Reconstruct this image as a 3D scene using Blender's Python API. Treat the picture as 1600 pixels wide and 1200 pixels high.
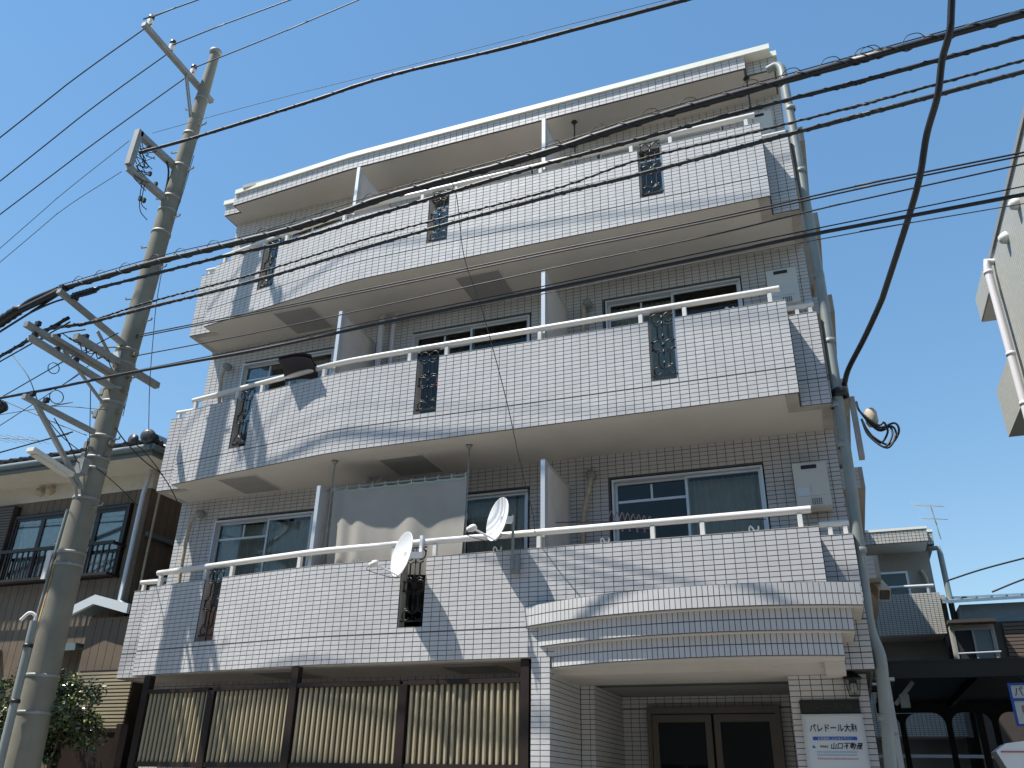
import bpy, bmesh, math, random
import numpy as np
from mathutils import Vector, Matrix
random.seed(7); rng=np.random.default_rng(7)
sc=bpy.context.scene
for o in list(bpy.data.objects): bpy.data.objects.remove(o)
# ---------------- camera ----------------
cd=bpy.data.cameras.new('camera'); cam=bpy.data.objects.new('camera',cd); sc.collection.objects.link(cam)
cd.sensor_width=36; cd.lens=29.412; cd.clip_start=.05; cd.clip_end=3000
_R=((0.936657,0.349774,0.018225),(0.137676,-0.415530,0.899099),(-0.322054,0.839639,0.437365))
cam.matrix_world=Matrix(((_R[0][0],_R[1][0],-_R[2][0],3.2147),(_R[0][1],_R[1][1],-_R[2][1],-8.1998),(_R[0][2],_R[1][2],-_R[2][2],-3.7009),(0,0,0,1)))
CAM=Vector((3.2147,-8.1998,-3.7009))
sc.camera=cam
# ---------------- sky, sun, exposure ----------------
SUN=Vector((-1.38,-1.0,3.25)).normalized()      # towards the sun
w=bpy.data.worlds.new('World'); sc.world=w; w.use_nodes=True
nt=w.node_tree; bg=nt.nodes['Background']; sk=nt.nodes.new('ShaderNodeTexSky'); sk.sky_type='NISHITA'; sk.sun_disc=False
sk.sun_elevation=math.asin(SUN.z); sk.sun_rotation=math.atan2(SUN.x,SUN.y); sk.air_density=1.6; sk.dust_density=0; sk.ozone_density=4.6; sk.altitude=1500
gm=nt.nodes.new('ShaderNodeGamma'); gm.inputs[1].default_value=.62; hs_=nt.nodes.new('ShaderNodeHueSaturation'); hs_.inputs['Saturation'].default_value=1.42; hs_.inputs['Value'].default_value=1.27
nt.links.new(sk.outputs[0],gm.inputs[0]); nt.links.new(gm.outputs[0],hs_.inputs['Color']); nt.links.new(hs_.outputs[0],bg.inputs[0]); bg.inputs[1].default_value=.14
sl=bpy.data.lights.new('sun','SUN'); sl.energy=4.6; sl.angle=math.radians(.6); sl.color=(1,.955,.88)
so=bpy.data.objects.new('sun',sl); sc.collection.objects.link(so); so.rotation_euler=SUN.to_track_quat('Z','Y').to_euler()
vs=sc.view_settings; vs.view_transform='Standard'; vs.look='None'; vs.gamma=1; vs.exposure=.76; vs.use_curve_mapping=False
sc.cycles.max_bounces=8
# ---------------- helpers ----------------
COL=sc.collection
def tag(o,label=None,cat=None,group=None,kind=None):
    if label:o['label']=label
    if cat:o['category']=cat
    if group:o['group']=group
    if kind:o['kind']=kind
    return o
def empty(name,loc,label=None,cat=None,group=None,kind=None):
    o=bpy.data.objects.new(name,None); COL.objects.link(o); o.location=loc; o.empty_display_size=.1
    tag(o,label,cat,group,kind)
    bpy.context.view_layer.update() if False else None
    return o
class MB:
    def __init__(s): s.v=[];s.f=[];s.sm=[]
    def add(s,vs,fs,smooth=False):
        b=len(s.v); s.v+= [tuple(v) for v in vs]; s.f+=[tuple(i+b for i in f) for f in fs]; s.sm+=[smooth]*len(fs); return s
    def box(s,a,b,bev=0):
        x0,y0,z0=[min(a[i],b[i]) for i in range(3)]; x1,y1,z1=[max(a[i],b[i]) for i in range(3)]
        if bev<=0:
            s.add([(x0,y0,z0),(x1,y0,z0),(x1,y1,z0),(x0,y1,z0),(x0,y0,z1),(x1,y0,z1),(x1,y1,z1),(x0,y1,z1)],[(0,3,2,1),(4,5,6,7),(0,1,5,4),(1,2,6,5),(2,3,7,6),(3,0,4,7)])
        else:
            bm=bmesh.new(); bmesh.ops.create_cube(bm,size=1)
            for v in bm.verts: v.co=Vector(((x0+x1)/2+v.co.x*(x1-x0),(y0+y1)/2+v.co.y*(y1-y0),(z0+z1)/2+v.co.z*(z1-z0)))
            bmesh.ops.bevel(bm,geom=bm.edges[:],offset=bev,segments=2,affect='EDGES')
            bm.verts.index_update(); s.add([v.co[:] for v in bm.verts],[[v.index for v in f.verts] for f in bm.faces]); bm.free()
        return s
    def bar(s,p,q,wd,ht,up=(0,0,1)):
        p=Vector(p);q=Vector(q);d=(q-p).normalized();up=Vector(up)
        if abs(d.dot(up))>.98: up=Vector((0,1,0))
        r=d.cross(up).normalized()*wd/2;u=r.cross(d).normalized()*ht/2
        vs=[p-r-u,p+r-u,p+r+u,p-r+u,q-r-u,q+r-u,q+r+u,q-r+u]
        s.add(vs,[(0,1,2,3),(7,6,5,4),(0,4,5,1),(1,5,6,2),(2,6,7,3),(3,7,4,0)]); return s
    def tube(s,pts,r,n=8,cap=True):
        P=[Vector(p) for p in pts]; rr=r if isinstance(r,(list,tuple)) else [r]*len(P)
        T=[]
        for i in range(len(P)):
            a=P[max(i-1,0)];b=P[min(i+1,len(P)-1)]; T.append((b-a).normalized())
        nn=T[0].orthogonal().normalized(); V=[]
        for i,p in enumerate(P):
            nn=(nn-T[i]*nn.dot(T[i])); nn=nn.normalized() if nn.length>1e-6 else T[i].orthogonal().normalized()
            bb=T[i].cross(nn)
            for k in range(n):
                a=2*math.pi*k/n; V.append(p+(nn*math.cos(a)+bb*math.sin(a))*rr[i])
        F=[]
        for i in range(len(P)-1):
            for k in range(n):
                k2=(k+1)%n; F.append((i*n+k,i*n+k2,(i+1)*n+k2,(i+1)*n+k))
        s.add(V,F,True)
        if cap:
            s.add(V[:n],[tuple(reversed(range(n)))]); s.add(V[-n:],[tuple(range(n))])
        return s
    def prism(s,poly,z0,z1):
        n=len(poly); V=[(p[0],p[1],z0) for p in poly]+[(p[0],p[1],z1) for p in poly]
        ar=sum(poly[i][0]*poly[(i+1)%n][1]-poly[(i+1)%n][0]*poly[i][1] for i in range(n))
        idx=list(range(n)); 
        bot=tuple(reversed(idx)) if ar>0 else tuple(idx); top=tuple(i+n for i in (idx if ar>0 else reversed(idx)))
        F=[bot,top]
        for i in range(n):
            j=(i+1)%n; F.append((i,j,j+n,i+n) if ar>0 else (j,i,i+n,j+n))
        s.add(V,F); return s
    def lathe(s,prof,c,axis=(0,0,1),n=20):
        ax=Vector(axis).normalized(); e=ax.orthogonal().normalized(); g=ax.cross(e); c=Vector(c); V=[]
        for r,h in prof:
            for k in range(n):
                a=2*math.pi*k/n; V.append(c+ax*h+(e*math.cos(a)+g*math.sin(a))*r)
        F=[]
        for i in range(len(prof)-1):
            for k in range(n):
                k2=(k+1)%n; F.append((i*n+k,i*n+k2,(i+1)*n+k2,(i+1)*n+k))
        s.add(V,F,True); return s
    def build(s,name,mat,parent=None,loc=None,**kw):
        me=bpy.data.meshes.new(name); L=Vector(loc) if loc is not None else Vector((0,0,0))
        if parent is not None and loc is None: L=ORG.get(parent.name,Vector((0,0,0)))
        me.from_pydata([tuple(Vector(v)-L) for v in s.v],[],s.f); me.polygons.foreach_set('use_smooth',s.sm)
        me.materials.append(mat); me.update(); me.validate()
        return place(name,me,L,parent,**kw)
ORG={}
def place(name,me,L,parent=None,label=None,cat=None,group=None,kind=None):
    o=bpy.data.objects.new(name,me); COL.objects.link(o)
    PL=ORG.get(parent.name,Vector((0,0,0))) if parent is not None else Vector((0,0,0))
    o.location=Vector(L)-PL
    if parent is not None: o.parent=parent
    ORG[o.name]=Vector(L); tag(o,label,cat,group,kind); return o
def thing(name,loc,label,cat,group=None,kind=None):
    o=empty(name,loc,label,cat,group,kind); ORG[o.name]=Vector(loc); return o
def catmull(P,sub=6):
    P=[Vector(p) for p in P]
    if len(P)<3: return P
    out=[]
    for i in range(len(P)-1):
        p0=P[i-1] if i>0 else P[0]*2-P[1]; p1=P[i];p2=P[i+1];p3=P[i+2] if i+2<len(P) else P[-1]*2-P[-2]
        for k in range(sub):
            t=k/sub; out.append(.5*((2*p1)+(p2-p0)*t+(2*p0-5*p1+4*p2-p3)*t*t+(3*p1-p0-3*p2+p3)*t**3))
    out.append(P[-1]); return out
# ---------------- materials ----------------
def mat(name,col,rough=.6,metal=0,var=0,scale=8,bump=0,bscale=60,dirt=0,dirtcol=(.1,.09,.07),dscale=1.5,spec=.5,island=0,trans=0,streak=False,alpha=None):
    m=bpy.data.materials.new(name); m.use_nodes=True; t=m.node_tree; b=t.nodes['Principled BSDF']
    b.inputs['Roughness'].default_value=rough; b.inputs['Metallic'].default_value=metal; b.inputs['Specular IOR Level'].default_value=spec
    N=t.nodes.new; L=t.links.new
    geo=N('ShaderNodeNewGeometry'); pos=geo.outputs['Position']
    c=N('ShaderNodeRGB'); c.outputs[0].default_value=(*col,1); out=c.outputs[0]
    if var:
        n=N('ShaderNodeTexNoise'); n.inputs['Scale'].default_value=scale; n.inputs['Detail'].default_value=5; L(pos,n.inputs['Vector'])
        mr=N('ShaderNodeMapRange'); mr.inputs[1].default_value=.3; mr.inputs[2].default_value=.7; mr.inputs[3].default_value=1-var; mr.inputs[4].default_value=1+var; L(n.outputs[0],mr.inputs[0])
        hs=N('ShaderNodeHueSaturation'); L(out,hs.inputs['Color']); L(mr.outputs[0],hs.inputs['Value']); out=hs.outputs[0]
    if island:
        mr=N('ShaderNodeMapRange'); mr.inputs[3].default_value=1-island; mr.inputs[4].default_value=1+island; L(geo.outputs['Random Per Island'],mr.inputs[0])
        oi=N('ShaderNodeObjectInfo'); mr2=N('ShaderNodeMapRange'); mr2.inputs[3].default_value=1-island; mr2.inputs[4].default_value=1+island; L(oi.outputs['Random'],mr2.inputs[0])
        mm=N('ShaderNodeMath'); mm.operation='MULTIPLY'; L(mr.outputs[0],mm.inputs[0]); L(mr2.outputs[0],mm.inputs[1])
        hs=N('ShaderNodeHueSaturation'); L(out,hs.inputs['Color']); L(mm.outputs[0],hs.inputs['Value']); out=hs.outputs[0]
    if dirt:
        n=N('ShaderNodeTexNoise'); n.inputs['Scale'].default_value=dscale; n.inputs['Detail'].default_value=8; n.inputs['Roughness'].default_value=.65
        if streak:
            mp=N('ShaderNodeMapping'); mp.inputs['Scale'].default_value=(6,6,.35); L(pos,mp.inputs['Vector']); L(mp.outputs[0],n.inputs['Vector'])
        else: L(pos,n.inputs['Vector'])
        mr=N('ShaderNodeMapRange'); mr.inputs[1].default_value=.5; mr.inputs[2].default_value=.72; mr.inputs[3].default_value=0; mr.inputs[4].default_value=dirt; L(n.outputs[0],mr.inputs[0])
        mx=N('ShaderNodeMixRGB'); mx.inputs[2].default_value=(*dirtcol,1); L(mr.outputs[0],mx.inputs[0]); L(out,mx.inputs[1]); out=mx.outputs[0]
    L(out,b.inputs['Base Color'])
    if bump:
        n=N('ShaderNodeTexNoise'); n.inputs['Scale'].default_value=bscale; n.inputs['Detail'].default_value=6; L(pos,n.inputs['Vector'])
        bp=N('ShaderNodeBump'); bp.inputs['Strength'].default_value=bump; bp.inputs['Distance'].default_value=.01; L(n.outputs[0],bp.inputs['Height']); L(bp.outputs[0],b.inputs['Normal'])
    if trans:
        tr=N('ShaderNodeBsdfTranslucent'); L(out,tr.inputs[0]); mx=N('ShaderNodeMixShader'); mx.inputs[0].default_value=trans
        L(b.outputs[0],mx.inputs[1]); L(tr.outputs[0],mx.inputs[2]); L(mx.outputs[0],t.nodes['Material Output'].inputs[0])
    return m
def glassmat(name,tint,gl=.35,rough=.03):
    m=bpy.data.materials.new(name); m.use_nodes=True; t=m.node_tree; t.nodes.remove(t.nodes['Principled BSDF'])
    a=t.nodes.new('ShaderNodeBsdfTransparent'); a.inputs[0].default_value=(*tint,1); g=t.nodes.new('ShaderNodeBsdfGlossy'); g.inputs['Roughness'].default_value=rough
    f=t.nodes.new('ShaderNodeFresnel'); f.inputs[0].default_value=1.42; mx=t.nodes.new('ShaderNodeMixShader')
    mr=t.nodes.new('ShaderNodeMapRange'); mr.inputs[3].default_value=.0; mr.inputs[4].default_value=.75; t.links.new(f.outputs[0],mr.inputs[0])
    t.links.new(mr.outputs[0],mx.inputs[0]); t.links.new(a.outputs[0],mx.inputs[1]); t.links.new(g.outputs[0],mx.inputs[2]); t.links.new(mx.outputs[0],t.nodes['Material Output'].inputs[0])
    return m
M=dict(
 tile=mat('glazed_tile',(.535,.525,.52),.42,island=.03,var=.05,scale=1.6,dirt=.10,dirtcol=(.36,.34,.31),dscale=1.1,streak=True,spec=.5),
 grout=mat('dark_grout',(.105,.10,.10),.95,var=.2,scale=3),
 soffit=mat('painted_soffit',(.55,.52,.475),.8,var=.05,scale=1.2,dirt=.25,dirtcol=(.38,.34,.29),dscale=.9,bump=.1,bscale=40),
 concrete=mat('cast_concrete',(.40,.37,.33),.9,var=.12,scale=5,bump=.2,dirt=.3,dirtcol=(.2,.18,.15)),
 hatch=mat('grey_hatch_paint',(.27,.265,.255),.7,var=.05),
 white=mat('white_enamel',(.70,.68,.64),.35,var=.04,scale=3,dirt=.15,dirtcol=(.45,.40,.32),dscale=6),
 cap=mat('cream_metal_coping',(.80,.79,.70),.45,var=.04),
 alu=mat('aluminium',(.62,.64,.66),.35,metal=.4),
 steel=mat('galvanised_steel',(.27,.275,.26),.6,metal=.3,var=.12,scale=6),
 iron=mat('black_wrought_iron',(.012,.012,.012),.35,metal=.3),
 panel=mat('cement_board',(.66,.61,.57),.85,var=.04,dirt=.2,dirtcol=(.4,.36,.32)),
 glass=glassmat('window_glass',(.80,.82,.80)),
 curtain=mat('net_curtain',(.60,.61,.59),.9,var=.08,scale=6), curtain2=mat('bright_net_curtain',(.80,.84,.86),.9,var=.05,scale=6), rearpane=mat('dim_curtain_pane',(.12,.16,.17),.3),
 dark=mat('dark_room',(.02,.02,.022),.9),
 cloth=mat('balcony_canvas',(.50,.47,.42),.9,var=.06,scale=3,dirt=.3,dirtcol=(.42,.40,.36),dscale=2,trans=.3),
 pipe=mat('grey_green_pipe',(.235,.26,.25),.5,var=.1,scale=4,dirt=.45,dirtcol=(.17,.15,.12),dscale=3,streak=True),
 hose=mat('beige_duct_tape',(.46,.39,.29),.7,var=.15,scale=20,bump=.3),
 heater=mat('heater_casing',(.62,.60,.54),.4,dirt=.2,dirtcol=(.4,.37,.3)),
 black=mat('black_rubber',(.012,.012,.013),.45),
 cable=mat('cable_sheath',(.010,.011,.014),.5),
 cable2=mat('weathered_cable',(.018,.024,.028),.55),
 wire=mat('wire_strand',(.06,.065,.07),.6),
 pole=mat('pole_concrete',(.20,.19,.15),.85,var=.15,scale=3,bump=.25,bscale=90,dirt=.65,dirtcol=(.17,.16,.13),dscale=2.2,streak=True),
 rust=mat('rusty_cover',(.38,.24,.09),.8,var=.3,scale=9,dirt=.6,dirtcol=(.2,.19,.15),dscale=7),
 porcelain=mat('porcelain',(.75,.72,.68),.25),
 dish=mat('dish_paint',(.78,.79,.80),.4,dirt=.12,dirtcol=(.5,.5,.5),dscale=9),
 brown=mat('brown_aluminium',(.038,.027,.023),.4,metal=.3,var=.1),
 slatback=mat('tan_sheet',(.15,.125,.08),.7), slat=mat('beige_slat',(.38,.325,.215),.5,var=.08,scale=3,island=.05),
 siding=mat('brown_siding',(.150,.110,.075),.6,var=.12,scale=3,island=.08,dirt=.2,dirtcol=(.05,.035,.025)),
 stucco=mat('cream_stucco',(.62,.58,.49),.9,var=.05,bump=.15),
 eave=mat('blue_grey_eave',(.13,.17,.18),.5,var=.08),
 rooftile=mat('roof_tile_glaze',(.05,.048,.05),.4,var=.3,island=.2),
 asphalt=mat('asphalt',(.17,.165,.155),.9,var=.15,bump=.3),
 ground=mat('bare_ground',(.21,.19,.165),.95,var=.2,scale=.3),
 paving=mat('pavement_concrete',(.30,.29,.27),.9,var=.1),
 leaf=mat('camellia_leaf',(.06,.10,.028),.22,island=.5,spec=.8),
 leaf2=mat('young_leaf',(.16,.17,.04),.3,island=.3,spec=.8),
 bark=mat('bark',(.09,.07,.05),.9,bump=.4),
 signw=mat('sign_white',(.60,.64,.66),.3),
 ink=mat('black_ink',(.01,.01,.012),.6), blue=mat('blue_ink',(.02,.10,.42),.5), red=mat('red_ink',(.5,.05,.05),.5), lblue=mat('pale_blue_ink',(.15,.3,.5),.5),
 plate=mat('bronze_plate',(.035,.04,.035),.4,metal=.4), plate2=mat('bronze_relief',(.075,.08,.07),.4,metal=.4),
 lampglass=mat('frosted_lamp_glass',(.55,.55,.5),.3),
 rearwall=mat('rear_wall_cladding',(.34,.32,.285),.8,var=.08,scale=2),
 bluepaint=mat('blue_painted_siding',(.17,.235,.27),.6,var=.08), blueroof=mat('blue_sheet_roof',(.20,.29,.36),.4,metal=.2,var=.1),
 darkbrown=mat('dark_brown_cladding',(.055,.043,.036),.7,var=.1),
 carport=mat('dark_carport_steel',(.012,.014,.013),.55),
 rtile=mat('beige_mosaic',(.50,.50,.42),.6,var=.05),
 pinkpl=mat('pink_plastic',(.42,.27,.27),.4), wood=mat('reddish_board',(.42,.22,.15),.7), navy=mat('dark_cloth',(.028,.025,.035),.85),
 whitepl=mat('white_plastic',(.85,.87,.88),.35), greyw=mat('pvc_grey_white',(.60,.58,.60),.45,dirt=.2,dirtcol=(.4,.38,.36)),
)
CAB = {'hv1': [[[-16.321, -1.65, -0.116], [-7.911, -1.65, 5.294], [-6.644, -1.65, 6.109], [-5.34, -1.65, 6.788]], 0.01], 'hv1r': [[[-5.378, -1.652, 6.939], [-4.905, -1.663, 6.948], [-4.355, -1.676, 6.931], [9.634, -2.007, 6.499]], 0.01], 'hv2': [[[-16.73, -1.15, -0.524], [-8.363, -1.15, 4.953], [-6.817, -1.15, 5.965], [-5.359, -1.15, 6.757]], 0.01], 'hv2r': [[[-5.386, -1.152, 6.877], [-4.385, -1.181, 6.915], [-3.159, -1.217, 6.914], [10.835, -1.628, 6.903]], 0.01], 'hv3': [[[-17.474, -0.65, -0.331], [-8.882, -0.65, 4.785], [-7.137, -0.65, 5.824], [-5.365, -0.65, 6.786]], 0.01], 'hv3r': [[[-5.383, -0.653, 6.875], [-4.148, -0.696, 6.937], [-3.184, -0.729, 6.999], [-2.267, -0.761, 7.072], [11.68, -1.248, 8.182]], 0.01], 'earth': [[[-5.188, -1.258, 4.894], [-3.313, -1.312, 4.795], [-0.888, -1.382, 4.603], [0.525, -1.423, 4.494], [2.396, -1.477, 4.345], [16.346, -1.88, 3.234]], 0.004], 'c0': [[[-5.343, -1.255, 4.579], [-4.354, -1.295, 4.514], [-2.398, -1.374, 4.474], [-1.606, -1.406, 4.483], [-0.848, -1.437, 4.445], [0.555, -1.493, 4.291], [2.614, -1.576, 4.141], [16.566, -2.138, 3.125]], 0.022], 'ml1': [[[-15.504, -1.25, -2.774], [-7.654, -1.25, 3.421], [-6.715, -1.25, 4.162], [-5.622, -1.25, 4.885]], 0.005], 'ml2': [[[-15.583, -1.3, -2.852], [-7.521, -1.3, 3.064], [-6.537, -1.3, 3.786], [-5.538, -1.3, 4.242]], 0.005], 't1': [[[-5.679, -1.608, 2.083], [-4.906, -1.651, 2.081], [-3.944, -1.704, 2.078], [-2.466, -1.786, 2.018], [-1.573, -1.836, 2.018], [-0.745, -1.882, 2.081], [0.227, -1.935, 2.079], [1.125, -1.985, 2.077], [2.12, -2.04, 2.13], [3.245, -2.103, 2.13], [4.266, -2.159, 2.127], [5.36, -2.22, 2.115], [19.337, -2.999, 1.962]], 0.034], 't1m': [[[-5.702, -1.607, 2.148], [-3.966, -1.703, 2.159], [-2.48, -1.786, 2.094], [-0.753, -1.881, 2.162], [1.125, -1.985, 2.152], [2.124, -2.04, 2.202], [3.253, -2.103, 2.198], [4.275, -2.16, 2.185], [5.372, -2.22, 2.169], [19.35, -2.985, 1.965]], 0.006], 't2': [[[-5.03, -1.573, 1.991], [-4.162, -1.618, 1.973], [-3.014, -1.677, 1.953], [-2.051, -1.727, 1.907], [-0.781, -1.793, 1.956], [0.798, -1.875, 2.01], [2.092, -1.942, 2.006], [3.221, -2.001, 1.998], [4.144, -2.049, 1.975], [5.346, -2.111, 1.979], [19.327, -2.832, 2.026]], 0.019], 't3': [[[-5.396, -1.206, 1.79], [-4.43, -1.278, 1.834], [-2.704, -1.407, 1.82], [-0.909, -1.542, 1.879], [1.026, -1.687, 1.838], [2.047, -1.764, 1.912], [3.191, -1.849, 1.856], [4.221, -1.927, 1.825], [5.326, -2.009, 1.822], [19.288, -3.045, 1.784]], 0.011], 't4': [[[-5.485, -1.249, 1.724], [-4.363, -1.32, 1.72], [-2.667, -1.428, 1.7], [-0.899, -1.54, 1.765], [1.017, -1.662, 1.786], [2.031, -1.726, 1.763], [3.176, -1.798, 1.765], [4.212, -1.864, 1.765], [5.324, -1.935, 1.767], [19.296, -2.827, 1.792]], 0.02], 't5a': [[[-5.366, -0.51, 1.922], [-3.202, -0.709, 1.777], [-1.239, -0.89, 1.658], [0.823, -1.081, 1.54], [2.55, -1.24, 1.425], [4.156, -1.388, 1.361], [5.282, -1.492, 1.284], [19.19, -2.777, 0.333]], 0.009], 't5b': [[[-5.356, -0.511, 1.889], [-3.183, -0.724, 1.737], [-1.219, -0.917, 1.603], [0.836, -1.118, 1.479], [2.552, -1.286, 1.361], [4.143, -1.442, 1.286], [5.257, -1.552, 1.207], [19.155, -2.924, 0.221]], 0.009], 't6': [[[-5.339, -0.512, 1.583], [-3.138, -0.715, 1.451], [-1.21, -0.893, 1.377], [0.824, -1.081, 1.309], [2.533, -1.238, 1.229], [3.722, -1.348, 1.219], [5.257, -1.49, 1.167], [19.19, -2.779, 0.695]], 0.008], 't7': [[[-16.625, -0.914, 1.027], [-6.633, -1.26, 0.809], [-5.854, -1.287, 0.792], [-4.429, -1.336, 0.789], [-2.513, -1.402, 0.746], [-0.846, -1.46, 0.764], [0.973, -1.523, 0.764], [2.548, -1.577, 0.764], [3.565, -1.613, 0.771], [5.137, -1.667, 0.739], [19.126, -2.148, 0.454]], 0.018], 't7m': [[[-4.463, -1.246, 0.864], [-2.579, -1.333, 0.834], [-0.88, -1.412, 0.845], [0.964, -1.497, 0.826], [2.552, -1.57, 0.825], [3.572, -1.617, 0.821], [5.148, -1.69, 0.803], [19.132, -2.338, 0.643]], 0.006], 't7b': [[[-0.875, -1.406, 0.768], [0.948, -1.448, 0.769], [2.536, -1.485, 0.784], [4.247, -1.524, 0.763], [5.154, -1.545, 0.734], [19.143, -1.869, 0.287]], 0.005], 't1l': [[[-5.663, -1.62, 2.073], [-6.097, -1.62, 1.984], [-6.331, -1.62, 1.853], [-6.589, -1.62, 1.784], [-20.114, -1.62, -1.833]], 0.045], 't1l2': [[[-5.062, -1.583, 1.924], [-5.24, -1.582, 1.913], [-5.679, -1.578, 1.925], [-6.146, -1.575, 1.823], [-6.489, -1.572, 1.675], [-19.343, -1.46, -3.871]], 0.014], 't4l': [[[-5.171, -1.5, 1.528], [-5.531, -1.5, 1.557], [-5.889, -1.5, 1.556], [-6.243, -1.5, 1.4], [-6.538, -1.5, 1.29], [-19.656, -1.5, -3.601]], 0.022], 't4l2': [[[-5.018, -1.6, 1.363], [-5.368, -1.6, 1.38], [-5.781, -1.6, 1.343], [-6.072, -1.6, 1.245], [-6.362, -1.6, 1.136], [-19.467, -1.6, -3.79]], 0.01], 'cl1': [[[-5.042, -1.551, 1.997], [-5.505, -1.55, 1.965]], 0.014], 'cl2': [[[-6.212, -1.62, 1.928], [-6.614, -1.62, 1.73]], 0.01], 'cl3': [[[-6.584, -1.2, 0.736], [-6.746, -1.2, 0.685]], 0.01], 'tl5': [[[-5.145, -1.0, 1.661], [-6.094, -1.0, 1.339], [-7.002, -1.0, 0.978], [-20.012, -1.0, -4.194]], 0.008], 'tl6': [[[-5.796, -0.8, 0.376], [-6.3, -0.8, 0.33], [-6.956, -0.8, 0.255], [-20.865, -0.8, -1.335]], 0.01], 'tl7': [[[-5.563, -0.8, 1.496], [-6.128, -0.8, 1.15], [-7.115, -0.8, 0.668], [-19.695, -0.8, -5.475]], 0.006], 'tl8': [[[-5.257, -0.8, 0.647], [-6.249, -0.8, 0.833], [-7.182, -0.8, 0.839], [-21.182, -0.8, 0.929]], 0.005], 'tl9': [[[-5.476, -0.8, 0.317], [-6.172, -0.8, 0.608], [-7.134, -0.8, 1.027], [-19.969, -0.8, 6.617]], 0.006], 't9': [[[3.655, 0.486, 0.231], [3.717, 0.312, 0.335], [3.886, -0.161, 0.429], [4.038, -0.588, 0.54], [4.096, -0.752, 0.609], [4.309, -1.35, 0.906], [4.425, -1.676, 1.104], [4.511, -1.916, 1.35], [4.604, -2.179, 1.505], [4.665, -2.348, 1.716], [4.728, -2.527, 1.828], [4.771, -2.647, 2.031], [4.95, -3.148, 2.928], [5.219, -3.899, 4.461], [5.489, -4.649, 6.219]], 0.028], 'd1': [[[-0.134, -1.75, 2.378], [-0.121, -1.4, 2.361], [-0.07, -1.2, 1.613], [0.076, -1.0, 1.039], [0.268, -0.7, 0.065], [0.346, -0.45, -0.578], [0.405, -0.2, -1.067], [0.383, -0.05, -1.244]], 0.005], 'd2': [[[-5.553, -0.4, 5.171], [-5.209, -0.4, 5.188]], 0.012], 'd3': [[[-5.209, -0.4, 5.188], [-5.262, -0.4, 4.362], [-5.374, -0.4, 3.442], [-5.444, -0.4, 2.351], [-5.498, -0.3, 1.284], [-5.485, -0.3, 0.797]], 0.005], 'd4': [[[-5.321, -0.4, 3.372], [-5.314, -0.35, 2.569], [-5.286, -0.3, 2.061], [-5.243, -0.2, 1.291], [-5.24, 0.0, 0.507]], 0.005], 'd5': [[[-5.35, -0.5, 0.529], [-5.33, -0.3, 0.402], [-5.243, 0.0, 0.227], [-5.154, 0.3, 0.119]], 0.008], 'd6': [[[-5.352, -0.5, 0.238], [-5.28, -0.3, 0.378], [-5.281, 0.0, 0.371], [-5.045, 0.3, -0.013], [-5.238, 0.8, -0.159]], 0.007], 'd7': [[[-6.732, -1.2, 1.492], [-6.296, -1.2, 1.084], [-6.021, -1.1, 0.626], [-5.803, -0.9, 0.319], [-5.632, -0.7, 0.152]], 0.006], 'd8': [[[-5.4, -0.6, -0.058], [-5.376, -0.2, -0.188], [-5.795, 0.6, -0.168]], 0.006], 'h1': [[[0.712, 1.03, -0.267], [0.701, 1.0, -0.421], [0.623, 1.0, -0.73], [0.6, 1.0, -1.112], [0.578, 1.0, -1.482]], 0.035], 'h2': [[[-5.017, 1.0, -0.242], [-5.145, 1.0, -0.315], [-5.176, 1.0, -0.665], [-5.169, 1.0, -1.115], [-5.139, 1.0, -1.379]], 0.03], 'h3': [[[-5.03, 1.0, 2.11], [-5.101, 1.0, 1.989], [-5.08, 1.0, 1.712], [-5.047, 1.0, 1.387], [-5.038, 1.0, 1.176]], 0.03], 'h4': [[[0.733, 1.0, 2.118], [0.68, 1.0, 2.089], [0.666, 1.0, 1.827], [0.659, 1.0, 1.495]], 0.035], 'hz': [[[4.705, 1.0, -1.683], [5.013, 1.0, -1.579]], 0.01], 'bg1': [[[5.82, 14.0, 0.961], [6.711, 14.0, 1.206], [8.094, 14.0, 1.5]], 0.02], 'bg2': [[[6.731, 14.0, 0.653], [7.441, 14.0, 0.905], [8.536, 14.0, 1.201]], 0.02]}
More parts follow.
